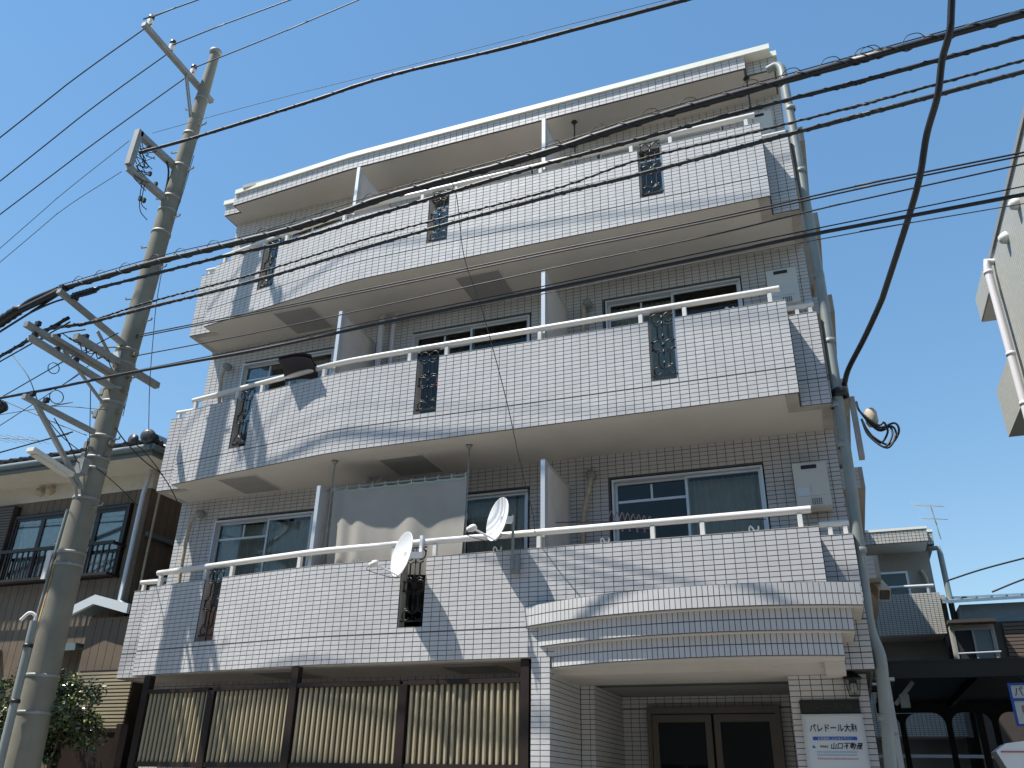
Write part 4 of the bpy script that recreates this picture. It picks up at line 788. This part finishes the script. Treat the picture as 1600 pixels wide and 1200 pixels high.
for k,lab in LAB.items():
    pts,r=CAB[k]; P=catmull(pts,8 if len(pts)<9 else 6)
    mt='cable2' if k in ('t3','t4','hv1','hv2','hv3','hv1r','hv2r','hv3r') else ('wire' if r<.006 else 'cable')
    if k in THICKC or k in('t2','c0','t4l'):
        c=thing('overhead_cable',P[0],lab,'cable'); c['group']='overhead cables'
        rs=[r*(1+.16*math.sin(i*1.7)*math.sin(i*.61)) for i in range(len(P))]
        # dense resample for sag irregularity
        MB().tube(P,rs,8).build('core',M['cable'] if k!='t4' else M['cable2'],c)
        # lashing wire spiralling round the core
        H_=[]; Ltot=0; pitch={'t3':.16,'t4':.17,'t1':.33,'t2':.22,'c0':.3,'t4l':.2}[k]; rr={'t3':.0125,'t4':.021,'t1':.040,'t2':.023,'c0':.0235,'t4l':.026}[k]
        for i in range(len(P)-1):
            a=P[i];b=P[i+1];L_=(b-a).length; t=(b-a).normalized(); e=Vector((0,0,1)); e=(e-t*e.dot(t)).normalized(); g_=t.cross(e); nst=max(2,int(L_/(pitch/8)))
            for q in range(nst):
                s=q/nst; an=2*math.pi*(Ltot+L_*s)/pitch; H_.append(a+(b-a)*s+(e*math.cos(an)+g_*math.sin(an))*rr)
            Ltot+=L_
        MB().tube(H_,{'t3':.006,'t4':.006,'t1':.006,'t2':.004,'c0':.003,'t4l':.005}[k],4).build('lashing_wire',M['wire'] if k in('t3','t4') else M['cable2'],c)
        if k=='t1':
            D=0; nxt=.3
            for i in range(len(P)-1):
                L_=(P[i+1]-P[i]).length; D+=L_
                if D>nxt:
                    a=P[i]; u=(P[i+1]-P[i]).normalized(); MB().tube(catmull([a+Vector((0,-.02,.0)),a+u*.06+Vector((0,-.03,.085)),a+u*.15+Vector((0,-.03,.085)),a+u*.2+Vector((0,-.02,.02))],4),.004,5).build('slack_loop',M['cable'],c); nxt=D+random.uniform(.3,.5)
    else:
        c=MB().tube(P,r,6).build('overhead_cable',M[mt],None,loc=P[0],label=lab,cat='cable',group='overhead cables')
def closure(name,p,q,r,lab):
    p=Vector(p);q=Vector(q);d=q-p;L_=d.length; m=MB().lathe([(0,0),(r*.5,.0),(r*.6,L_*.08),(r,L_*.14)]+[(r*(1.0 if i%2 else .86),L_*(.2+.06*i)) for i in range(11)]+[(r,L_*.86),(r*.6,L_*.92),(r*.5,L_),(0,L_)],p,d,16)
    m.build(name,M['black'],None,loc=p,label=lab,cat='cable joint')
q=[Vector(p) for p in CAB['cl2'][0]]; closure('splice_closure',q[1]+(q[1]-q[0])*.8,q[0],.075,'ribbed black splice closure on the cable at the left edge')
q=[Vector(p) for p in CAB['cl1'][0]]; closure('splice_closure',q[1],q[0],.045,'slim black splice closure hung beside the upper crossarm')
q=[Vector(p) for p in CAB['cl3'][0]]; closure('splice_closure',q[1]+(q[1]-q[0])*.5,q[0],.085,'round black closure at the left edge below the cables')
# ================= LEFT HOUSE =================
hs_=thing('tiled_roof_house',(-8,1.4,-5.3),'brown sided two storey house with tiled roof behind the utility pole','house')
HX=-6.40; HY=1.4
MB().box((-16,HY+.02,-5.4),(HX-.02,9,.40)).build('wall_core',M['darkbrown'],hs_)
MB().box((-16,HY+.0,.42),(HX,9,.72)).build('cream_band',M['stucco'],hs_)
MB().prism([(-16,.82),(-5.97,.82),(-5.97,9.5),(-16,9.5)],.69,.72).build('eave_soffit',M['stucco'],hs_)
m=MB(); m.box((-16,.78,.70),(-5.93,.82,.83)); m.build('fascia_board',M['eave'],hs_)
MB().box((-5.97,.82,.70),(-5.93,9.5,.83)).build('fascia_board',M['eave'],hs_)
MB().tube([(-16,.74,.80),(-5.92,.74,.80)],.05,12).build('gutter',M['eave'],hs_)
MB().tube([(-5.89,.72,.80),(-5.89,9.5,.80)],.045,10).build('gutter',M['eave'],hs_)
# roof: hip
m=MB(); A_=(-16,.76,.85);B_=(-5.90,.76,.85);C_=(-5.90,9.6,.85);D_=(-8.5,4.0,2.2);E_=(-16,4.0,2.2)
m.add([A_,B_,C_,D_,E_,(-8.5,6,2.2)],[(0,1,3,4),(1,2,5,3)]); rf_=m.build('roof',M['rooftile'],hs_)
for k in range(20):
    x=-10.0+k*.21
    if x>-6.0: break
    y1=.76+min(2.2,(-5.9-x)*1.1)
    MB().tube([(x,.72,.875),(x,y1,.875+(y1-.76)*.415)],.055,8).build('roof_tile',M['rooftile'],rf_)
for k in range(9): 
    y=.85+k*.22; MB().tube([(-5.86,y,.875),(-6.1-k*.08,y,.95+k*.03)],.05,8).build('roof_tile',M['rooftile'],rf_)
MB().tube([(-5.93,.75,.93),(-8.5,4.0,2.3)],.08,10).build('hip_ridge',M['rooftile'],rf_)
m=MB(); m.lathe([(0,.0),(.08,.0),(.11,.03),(.11,.08),(.07,.1),(0,.1)],(-6.0,.74,.95),(0.4,-1,0),16); m.build('ridge_end_tile',M['rooftile'],rf_)
m=MB().lathe([(0,.0),(.06,.0),(.085,.03),(.085,.07),(0,.08)],(-6.28,.76,.945),(0,-1,0),16); m.build('eave_end_tile',M['rooftile'],rf_)
for x in (-8.72,-8.5): 
    MB().lathe([(0,.09),(.05,.085),(.075,.05),(.08,0)],(x,HY,.58),(0,-1,0),16).build('round_vent',M['hose'],hs_)
wz0,wz1,wx0,wx1=-.93,.18,-9.08,-6.70
x=-10.6; k=0
while x<HX-.02:
    x2=min(x+.132,HX-.006)
    segs=[(-5.3,.415)]
    if x+.06>wx0-1.35 and x+.06<wx1: segs=[(-5.3,wz0-.02),(wz1+.03,.415)] if x+.06>wx0 else [(-5.3,-1.0),(.36,.415)]
    for a,b in segs: MB().box((x,HY,a),(x2,HY+.018,b)).build('siding_board',M['siding'],hs_)
    x+=.140
for k in range(30):
    y=HY+.03+k*.14; MB().box((HX-.018,y,-5.3),(HX,y+.132,.415)).build('siding_board',M['siding'],hs_)
# shutter box (ribbed) left of window
MB().box((-10.4,HY-.10,-1.0),(wx0-.03,HY-.005,.36)).build('shutter_box',M['darkbrown'],hs_)
for k in range(28): MB().box((-10.4,HY-.112,-.97+k*.047),(wx0-.03,HY-.10,-.97+k*.047+.03)).build('shutter_rib',mat('shutter_rib_paint',(.12,.10,.08),.6) if k==0 else bpy.data.materials['shutter_rib_paint'],hs_)
wf=MB()
for a,b in (((wx0,HY-.06,wz0),(wx0+.05,HY+.01,wz1)),((wx1-.05,HY-.06,wz0),(wx1,HY+.01,wz1)),((wx0+.05,HY-.06,wz1-.05),(wx1-.05,HY+.01,wz1)),((wx0+.05,HY-.06,wz0),(wx1-.05,HY+.01,wz0+.05))): wf.box(a,b)
wo=wf.build('window',M['brown'],hs_)
MB().box((wx0+.05,HY+.0,wz0+.05),(wx1-.05,HY+.015,wz1-.05)).build('dark_interior',M['dark'],wo)
ws=(wx1-wx0-.1)/4
for k in range(4):
    a=wx0+.05+ws*k; f=MB(); f.box((a,HY-.045,wz0+.05),(a+.04,HY-.02,wz1-.05)); f.box((a+ws-.04,HY-.045,wz0+.05),(a+ws,HY-.02,wz1-.05)); f.box((a+.04,HY-.045,wz1-.09),(a+ws-.04,HY-.02,wz1-.05)); f.build('sash',M['brown'],wo)
    MB().box((a+.04,HY-.034,wz0+.05),(a+ws-.04,HY-.030,wz1-.09)).build('pane',M['glass'],wo)
    if k in (0,1,3):
        c=MB(); n=24; aa=a+(.14 if k==0 else .05); bb=a+ws-.05
        VV=[]
        for i in range(n+1):
            xx=aa+(bb-aa)*i/n; VV+=[(xx,HY-.012+.006*math.sin(i*1.3),wz0+.05),(xx,HY-.012+.006*math.sin(i*1.3),wz1-.1)]
        c.add(VV,[(2*i,2*i+2,2*i+3,2*i+1) for i in range(n)],True); c.build('window_curtain',M['curtain2'],wo)
rl=MB(); rl.box((wx0-.1,HY-.26,-.50),(wx1+.04,HY-.22,-.45)); rl.box((wx0-.1,HY-.26,-.96),(wx1+.04,HY-.22,-.92)); rl.box((wx0-.1,HY-.22,-.96),(wx0-.06,HY,-.92)); rl.box((wx1,HY-.22,-.5),(wx1+.04,HY,-.46)); rl.box((wx1,HY-.22,-.96),(wx1+.04,HY,-.92))
rb=rl.build('window_railing',M['brown'],hs_)
xx=wx0-.08
while xx<wx1+.02: MB().box((xx,HY-.25,-.92),(xx+.022,HY-.23,-.50)).build('baluster',M['brown'],rb); xx+=.115
MB().tube([(-6.43,1.33,.68),(-6.45,1.30,.3),(-6.45,1.30,-1.32),(-6.3,1.28,-1.42)],.035,10).build('rainwater_pipe',M['alu'],hs_)
MB().tube([(-6.33,1.5,.35),(-6.33,1.5,-1.3)],.02,8).build('side_pipe',M['hose'],hs_)
MB().box((HX+.005,1.45,-.33),(HX+.06,3.4,-.26)).build('side_beam',M['eave'],hs_)
# porch gable
po=MB().add([(-7.02,.85,-1.50),(-6.58,.85,-1.34),(-5.95,.85,-1.50),(-7.02,.85,-1.62),(-6.58,.85,-1.46),(-5.95,.85,-1.62)],[]) 
def gab(y0,y1,dz,m_,nm):
    L=[(-7.02,-1.46),(-6.57,-1.30),(-5.93,-1.46)]; P=[(x,y0,z) for x,z in L]+[(x,y0,z-dz) for x,z in L]; Q=[(x,y1,z) for x,z in L]+[(x,y1,z-dz) for x,z in L]
    MB().add(P+Q,[(0,3,4,1),(1,4,5,2),(6,7,10,9),(7,8,11,10),(0,1,7,6),(1,2,8,7),(3,9,10,4),(4,10,11,5),(0,6,9,3),(2,5,11,8)]).build(nm,m_,hs_)
gab(.95,1.0,.13,M['signw'],'porch_fascia'); gab(1.001,HY-.001,.05,M['eave'],'porch_roof')
MB().box((-6.72,1.12,-5.3),(-5.72,2.2,-1.60)).build('bay_core',M['darkbrown'],hs_)
for k in range(7): MB().box((-6.72+k*.143,1.10,-5.3),(-6.72+k*.143+.136,1.118,-1.6)).build('siding_board',M['siding'],hs_)
for a,b in ((-9.4,-8.62),(-7.70,-6.85)): MB().box((a,HY-.32,-1.98),(b,HY-.01,-1.93)).box((a,HY-.32,-2.03),(b,HY-.30,-1.98)).build('window_hood',M['eave'],hs_)
MB().box((-9.3,HY-.03,-3.6),(-8.7,HY-.005,-2.05)).build('dark_window',M['dark'],hs_)
# louvred screen and dark gate between house and apartment block
ls=thing('louvred_screen',(-6.05,.95,-3.07),'beige horizontal louvre screen beside the bush and the slatted fence','screen')
MB().box((-6.55,.98,-3.08),(-5.58,1.0,-2.33)).build('backing_sheet',M['brown'],ls)
for k in range(16): 
    z=-3.06+k*.0455; MB().bar((-6.55,.95,z),(-5.58,.95,z),.028,.03).build('louvre',M['slat'],ls)
gt=thing('brown_gate',(-6,.85,-5.3),'dark brown closed gate below the louvre screen','gate')
MB().box((-6.50,.86,-5.3),(-5.55,.90,-3.12)).build('gate_panel',M['brown'],gt)
for x in (-6.53,-5.52): MB().box((x-.04,.82,-5.3),(x+.04,.94,-3.02)).build('gate_post',M['brown'],gt)
MB().box((-6.49,.84,-3.12),(-5.56,.90,-3.07)).build('gate_rail',M['brown'],gt)
single(MB().box((-7.3,.6,-5.3),(-6.62,.75,-3.3)),'blue_grey_panel',M['bluepaint'],'blue grey panel low behind the bush','panel')
# camellia bush
def bush(c,rad,n,label,seed,trunk):
    R=random.Random(seed); c=Vector(c); t=thing('camellia_bush',(c.x,c.y,-5.3),label,'bush','camellia bushes by the house')
    tr=MB()
    for k in range(7):
        e=c+Vector((R.uniform(-1,1)*rad[0]*.6,R.uniform(-1,1)*rad[1]*.6,R.uniform(-.2,.7)*rad[2])); tr.tube(catmull([(trunk[0],trunk[1],-5.3),(trunk[0]+R.uniform(-.05,.05),trunk[1],-4.2),(Vector(trunk).x*.5+e.x*.5,trunk[1]*.5+e.y*.5,-3.5),e],4),[.035-.0022*i for i in range(13)],6)
    tr.build('trunk',M['bark'],t)
    cl=[(c+Vector((R.gauss(0,.48)*rad[0],R.gauss(0,.48)*rad[1],R.gauss(0,.45)*rad[2])),R.uniform(.10,.24)) for _ in range(42)]
    for nm,mm,cnt in (('foliage',M['leaf'],n),('young_foliage',M['leaf2'],n//9)):
        m=MB(); vs_=[];fs_=[]
        for _ in range(cnt):
            cc,rr=R.choice(cl); d=Vector((R.gauss(0,1),R.gauss(0,1),R.gauss(0,1))).normalized()
            p=cc+d*rr*(R.random()**.35)
            if nm!='foliage': p.z+=.06
            nrm_=(d*.6+Vector((R.gauss(0,.5),R.gauss(0,.5),R.gauss(0,.5)+.6))).normalized(); a=nrm_.orthogonal().normalized(); a=Matrix.Rotation(R.uniform(0,6.28),3,nrm_)@a; b=nrm_.cross(a); L=R.uniform(.022,.036); W=L*.5; b0=len(vs_)
            vs_+=[p-a*L,p-a*L*.2+b*W-nrm_*.002,p+a*L*.5+b*W*.7,p+a*L-nrm_*.006,p+a*L*.5-b*W*.7,p-a*L*.2-b*W-nrm_*.002,p+nrm_*.004*0]
            vs_.pop(); fs_.append((b0,b0+1,b0+2,b0+3,b0+4,b0+5))
        m.add(vs_,fs_); m.build(nm,mm,t,kind='stuff')
bush((-5.95,.15,-2.93),(.62,.38,.55),8500,'dark glossy camellia bush with yellow green tips right of the utility pole',3,(-5.95,.2,-5.3))
bush((-7.15,.2,-3.05),(.5,.35,.5),3500,'smaller camellia bush left of the utility pole foot',5,(-7.1,.2,-5.3))
# far left antenna
def yagi(c,ax,el,n,L,w_,label,mast):
    c=Vector(c);ax=Vector(ax).normalized();el=Vector(el).normalized(); t=thing('tv_antenna',mast[1],label,'antenna','rooftop television antennas')
    MB().tube([c-ax*L/2,c+ax*L/2],.012,6).build('boom',M['steel'],t)
    for k in range(n):
        p=c+ax*(L*(k/(n-1)-.5)); w2=w_*(1-.45*k/n); MB().tube([p-el*w2/2,p+el*w2/2],.006,5).build('element',M['alu'],t)
    MB().tube([mast[0],mast[1]],.016,6).build('mast',M['steel'],t); return t
yagi((-15.9,6,4.22),(1,.3,-.08),(.25,1,0),6,1.3,.9,'distant television antenna above the house roof at the left edge',((-16.6,6,4.25),(-16.6,6,1.5)))
# ================= REAR RIGHT APARTMENT BLOCK =================
RY=17
rb_=thing('rear_apartment_block',(4.5,RY,-5.3),'smaller tiled apartment block with balconies seen behind at the right','building')
RT=mat('rear_tile_grey',(.47,.46,.42),.55,var=.05,island=.04)
def rtiles(mb,x0,x1,z0,z1,y,nx,nz):
    for i in range(nx):
        for j in range(nz):
            a=x0+(x1-x0)*i/nx;b=z0+(z1-z0)*j/nz; mb.box((a+.006,y-.01,b+.006),(a+(x1-x0)/nx-.006,y,b+(z1-z0)/nz-.006))
MB().box((2.0,RY+1.1,-5.3),(6.0,25,2.72)).build('wall',M['rearwall'],rb_)
m=MB(); m.box((2.0,RY,2.71),(5.95,25.2,3.06)); m.box((5.95,RY+.4,2.71),(6.12,25.2,3.06)); r_=m.build('roof_slab',M['grout'],rb_)
m=MB(); m.box((1.98,RY-.03,3.062),(5.97,25.2,3.13)); m.box((5.97,RY+.37,3.062),(6.14,25.2,3.13)); m.build('coping',M['cap'],r_)
MB().box((2.0,RY+.02,2.70),(5.93,RY+1.1,2.712)).build('eave_soffit',M['soffit'],r_)
m=MB(); rtiles(m,3.0,5.95,2.72,3.05,RY,30,4); rtiles(m,5.95,6.12,2.72,3.05,RY+.4,2,4); m.build('tile_cladding',RT,rb_,kind='stuff')
for zb in (.23,-2.27):
    m=MB(); m.box((2.0,RY,zb),(5.93,RY+.12,zb+1.08)); m.box((5.93,RY,zb),(5.95,RY+1.1,zb+1.08)); m.box((2.0,RY+.12,zb),(5.92,RY+1.1,zb+.15)); b_=m.build('rear_balcony',M['grout'],rb_)
    MB().box((2.0,RY+.02,zb-.01),(5.92,RY+1.1,zb-.001)).build('balcony_soffit',M['soffit'],b_)
    m=MB(); rtiles(m,3.0,5.95,zb,zb+1.08,RY,30,22); m.build('tile_cladding',RT,b_,kind='stuff')
    MB().box((5.95,RY+.4,zb),(6.12,RY+.5,zb+1.08)).build('side_panel',M['rearwall'],b_)
    MB().tube([(3.0,RY+.06,zb+1.28),(5.86,RY+.06,zb+1.28)],.045,8).build('handrail',M['alu'],b_)
    for x in (3.6,4.6,5.7): MB().box((x-.03,RY+.04,zb+1.08),(x+.03,RY+.08,zb+1.25)).build('rail_post',M['alu'],b_)
for zb in (.38,-2.12):
    x0,x1,zt_=3.7,5.36,zb+1.78; y=RY+1.1; f=MB()
    for a,b in (((x0,zb),(x0+.06,zt_)),((x1-.06,zb),(x1,zt_)),((x0+.06,zt_-.06),(x1-.06,zt_)),((4.52,zb),(4.6,zt_-.06))): f.box((a[0],y-.06,a[1]),(b[0],y-.001,b[1]))
    w_o=f.build('window',M['alu'],rb_); MB().box((x0+.06,y-.02,zb),(4.52,y-.01,zt_-.06)).build('dark_pane',M['dark'],w_o); MB().box((4.6,y-.02,zb),(x1-.06,y-.01,zt_-.06)).build('curtained_pane',M['rearpane'],w_o)
    MB().box((x0+.06,y-.04,zb),(x1-.06,y-.035,zt_-.06)).build('glass',M['glass'],w_o)
MB().tube(catmull([(5.72,RY+1.05,2.15),(5.80,RY+1.0,1.9),(5.82,RY+1.0,1.5),(5.82,RY+1.0,1.0)],5),.05,8).build('duct_hose',M['hose'],rb_)
m=MB().tube([(6.0,RY+.5,2.62),(6.2,RY+.4,2.6),(6.22,RY+.4,2.4),(6.24,RY+.4,-.2),(6.3,RY+.4,-.6),(6.3,RY+.4,-5.3)],.075,10); m.build('rain_pipe',M['pipe'],rb_)
yagi((6.30,18.3,4.08),(1,-.1,-.16),(.3,1,.05),9,.75,1.0,'upper antenna on the rear apartment block mast',((6.33,18.3,4.1),(6.42,18.3,3.06)))
yagi((6.36,18.3,3.68),(1,-.1,-.16),(.3,1,.05),12,.7,.35,'lower antenna on the rear apartment block mast',((6.36,18.3,3.7),(6.40,18.3,3.5)))
# ================= BLUE ROOF HOUSE =================
BY=16.3
bh=thing('blue_roofed_house',(7.5,BY,-5.3),'house with ribbed blue sheet roof and pale blue upper wall at the right edge','house')
MB().box((6.28,BY,-5.3),(14,23,.35)).build('lower_wall',M['darkbrown'],bh); MB().box((6.28,BY-.01,.36),(14,23,.82)).build('upper_wall',M['bluepaint'],bh)
m=MB(); m.add([(5.98,BY-.3,.90),(14,BY-.3,1.02),(14,21,2.0),(5.98,21,1.9),(5.98,BY-.3,.82),(14,BY-.3,.94),(14,21,1.9),(5.98,21,1.8)],[(0,1,2,3),(7,6,5,4),(0,4,5,1),(1,5,6,2),(3,2,6,7),(0,3,7,4)]); br=m.build('roof',M['blueroof'],bh)
for k in range(18): 
    x=6.0+k*.34; MB().bar((x,BY-.3,.915+k*.005),(x,21,1.93),.05,.05).build('roof_rib',M['blueroof'],br)
MB().box((5.9,BY-.35,.32),(6.98,BY-.02,.40)).build('window_hood',M['darkbrown'],bh); MB().box((5.95,BY-.05,-.9),(6.95,BY+.3,.31)).build('window_bay',M['rearwall'],bh)
f=MB(); 
for a,b in (((5.98,-.9),(6.03,.22)),((6.85,-.9),(6.91,.22)),((6.42,-.9),(6.47,.22)),((6.03,.17),(6.42,.22)),((6.47,.17),(6.85,.22))): f.box((a[0],BY-.10,a[1]),(b[0],BY-.051,b[1]))
w_o=f.build('window',M['steel'],bh); MB().box((6.03,BY-.07,-.9),(6.42,BY-.06,.17)).build('dark_pane',M['dark'],w_o); MB().box((6.47,BY-.07,-.9),(6.85,BY-.06,.17)).build('curtained_pane',M['rearpane'],w_o)
MB().tube([(6.0,BY-.3,-.42),(6.95,BY-.3,-.40)],.02,6).build('window_bar',M['alu'],bh)
m=MB()
for k in range(12): m.box((7.15,BY-.05,-.75+k*.09),(9,BY-.01,-.75+k*.09+.07))
m.build('brick_red_cladding',mat('red_brown_panel',(.13,.095,.075),.8),bh,kind='stuff')
# ================= CARPORT =================
cpt=thing('carport',(6,6.5,-5.3),'dark steel carport roof spanning the yard at the right','carport')
MB().box((3.72,4.0,-2.16),(12,9.2,-2.11)).build('roof_sheet',M['carport'],cpt)
for y in (4.0,9.1): MB().box((3.70,y-.05,-2.33),(12,y+.05,-2.161)).build('beam',M['carport'],cpt)
for x in (3.9,4.9,5.9,6.9,7.9): MB().box((x-.03,4.06,-2.26),(x+.03,9.04,-2.161)).build('rafter',M['carport'],cpt)
for x,y in ((5.36,4.0),(4.83,9.1),(5.12,7.4),(5.55,9.1),(8,4.0),(8,9.1),(4.1,9.3)):
    MB().box((x-.045,y-.045,-5.3),(x+.045,y+.045,-2.33)).build('post',M['carport'],cpt)
    m=MB(); 
    for s in (-1,1):
        P=[(x+s*(.045+.35*math.sin(a)),y,-2.33-.35*(1-math.cos(a))*0-.35*(1-math.sin(a)) ) for a in [i*math.pi/2/6 for i in range(7)]]
        poly=[(x+s*.04,-2.33),(x+s*.245,-2.33)]+[(x+s*(.045+.2*(1-math.sin(a))),-2.33-.2*(1-math.cos(a))) for a in [i*math.pi/2/6 for i in range(1,7)]]+[(x+s*.04,-2.53)]
        V2=[(a,y-.03,b) for a,b in poly]+[(a,y+.03,b) for a,b in poly]; n=len(poly); m.add(V2,[tuple(range(n)),tuple(range(2*n-1,n-1,-1))]+[(i,(i+1)%n,(i+1)%n+n,i+n) for i in range(n)])
    m.build('corner_gusset',M['carport'],cpt)
single(MB().bar((3.80,4.2,-2.62),(4.05,4.2,-2.35),.05,.05).box((3.86,4.15,-2.66),(3.97,4.25,-2.5)),'carport_floodlight',M['steel'],'small grey lamp fixed under the left end of the carport','lamp')
# parking sign
ps=thing('parking_sign',(5.6,3.85,-2.9),'blue bordered white sign cut off by the right edge under the carport','sign')
MB().box((5.06,3.80,-2.90),(6.2,3.83,-2.44)).build('board',M['signw'],ps)
m=MB(); m.box((5.05,3.79,-2.91),(5.08,3.80,-2.43)); m.box((5.08,3.79,-2.455),(6.2,3.80,-2.43)); m.box((5.08,3.79,-2.91),(6.2,3.80,-2.885)); m.box((5.08,3.79,-2.63),(6.2,3.80,-2.60)); m.build('blue_border',M['blue'],ps)
text('パレドール大和',.13,5.10,3.795,-2.575,M['ink'],'title_lettering',ps,sx=.8); text('駐車場',.11,5.32,3.795,-2.80,M['ink'],'lower_lettering',ps)
MB().box((5.15,3.79,-2.76),(5.23,3.797,-2.68)).build('brown_mark',M['wood'],ps)
MB().box((5.5,3.83,-5.3),(5.56,3.88,-2.45)).build('sign_post',M['alu'],ps)
wb=thing('white_box',(4.8,2.0,-5.3),'bright white angular box of unknown use with a thin red stripe at the bottom right corner','box')  # unidentified white object, built as a bevelled box on a post
m=MB(); pr=[(4.62,-3.48),(4.53,-3.26),(4.63,-3.19),(4.82,-3.165),(5.25,-3.165),(5.34,-3.26),(5.25,-3.48)]
n=len(pr); m.add([(a,1.9,b) for a,b in pr]+[(a,2.3,b) for a,b in pr],[tuple(reversed(range(n))),tuple(range(n,2*n))]+[((i+1)%n,i,i+n,(i+1)%n+n) for i in range(n)]); m.build('box_body',M['whitepl'],wb)
MB().box((4.57,1.89,-3.272),(5.30,1.899,-3.262)).build('red_stripe',M['red'],wb); MB().box((4.9,2.06,-5.3),(4.98,2.14,-3.48)).build('post',M['alu'],wb)
MB().box((4.86,1.885,-3.36),(4.93,1.8995,-3.28)).build('dark_mark',M['brown'],wb)
# low roofs and wall seen under carport
lf=thing('yard_fence',(6,12,-5.3),'pale grey yard fence in the shade under the carport','fence')
for k in range(30): MB().box((3.6+k*.2,12,-5.3),(3.79+k*.2,12.05,-3.3)).build('fence_board',M['rearwall'],lf)
for z in (-3.32,-2.95): MB().box((3.6,11.97,z),(9.6,11.995,z+.06)).build('fence_rail',M['alu'],lf)
# ================= TALL BUILDING AT THE RIGHT EDGE =================
tb=thing('right_edge_building',(9,3,-5.3),'tall pale green grey tiled building cut off by the right edge','building')
RTM=bpy.data.materials.new('small_mosaic'); RTM.use_nodes=True; t=RTM.node_tree; b=t.nodes['Principled BSDF']; b.inputs['Roughness'].default_value=.6
geo=t.nodes.new('ShaderNodeNewGeometry'); sep=t.nodes.new('ShaderNodeSeparateXYZ'); cmb=t.nodes.new('ShaderNodeCombineXYZ'); t.links.new(geo.outputs['Position'],sep.inputs[0]); 
ad=t.nodes.new('ShaderNodeMath'); t.links.new(sep.outputs[0],ad.inputs[0]); t.links.new(sep.outputs[1],ad.inputs[1]); t.links.new(ad.outputs[0],cmb.inputs[0]); t.links.new(sep.outputs[2],cmb.inputs[1])
bk=t.nodes.new('ShaderNodeTexBrick'); bk.offset=0; bk.inputs['Scale'].default_value=1; bk.inputs['Mortar Size'].default_value=.004; bk.inputs['Brick Width'].default_value=.1; bk.inputs['Row Height'].default_value=.06
bk.inputs['Color1'].default_value=(.46,.46,.41,1); bk.inputs['Color2'].default_value=(.42,.42,.38,1); bk.inputs['Mortar'].default_value=(.24,.25,.22,1); t.links.new(cmb.outputs[0],bk.inputs['Vector']); t.links.new(bk.outputs[0],b.inputs['Base Color'])
m=MB(); m.box((6.5,1.0,-5.3),(14,5.60,4.42)); m.build('wall',RTM,tb)
MB().box((6.47,.97,4.42),(14,5.63,4.50)).build('coping',M['hatch'],tb)
MB().box((6.36,5.601,3.88),(9,6.6,4.34)).build('eave_block',RTM,tb); MB().box((6.38,5.61,3.865),(9,6.6,3.878)).build('eave_soffit',M['soffit'],tb)
MB().box((6.38,5.601,1.80),(9,6.9,2.66)).build('side_balcony',RTM,tb); MB().box((6.38,5.601,-.8),(9,6.9,.1)).build('side_balcony',RTM,tb)
tp=MB().tube([(6.5,5.35,4.30),(6.40,5.35,4.33),(6.38,5.35,4.2),(6.38,5.35,-5.3)],.06,12); tp.build('rain_pipe',M['greyw'],tb)
for z in (4.12,2.6,1.75,.4): MB().lathe([(.059,-.03),(.070,-.028),(.070,.028),(.059,.03)],(6.38,5.35,z),n=12).build('pipe_band',M['greyw'],tb)
def hood(y,z):
    h=MB().lathe([(0,.12),(.06,.11),(.09,.06),(.10,0)],(6.5,y,z),(-1,0,-.3),14); h.build('vent_hood',M['white'],tb)
hood(3.31,4.0); hood(4.27,4.06)
print('OBJ',len(bpy.data.objects))
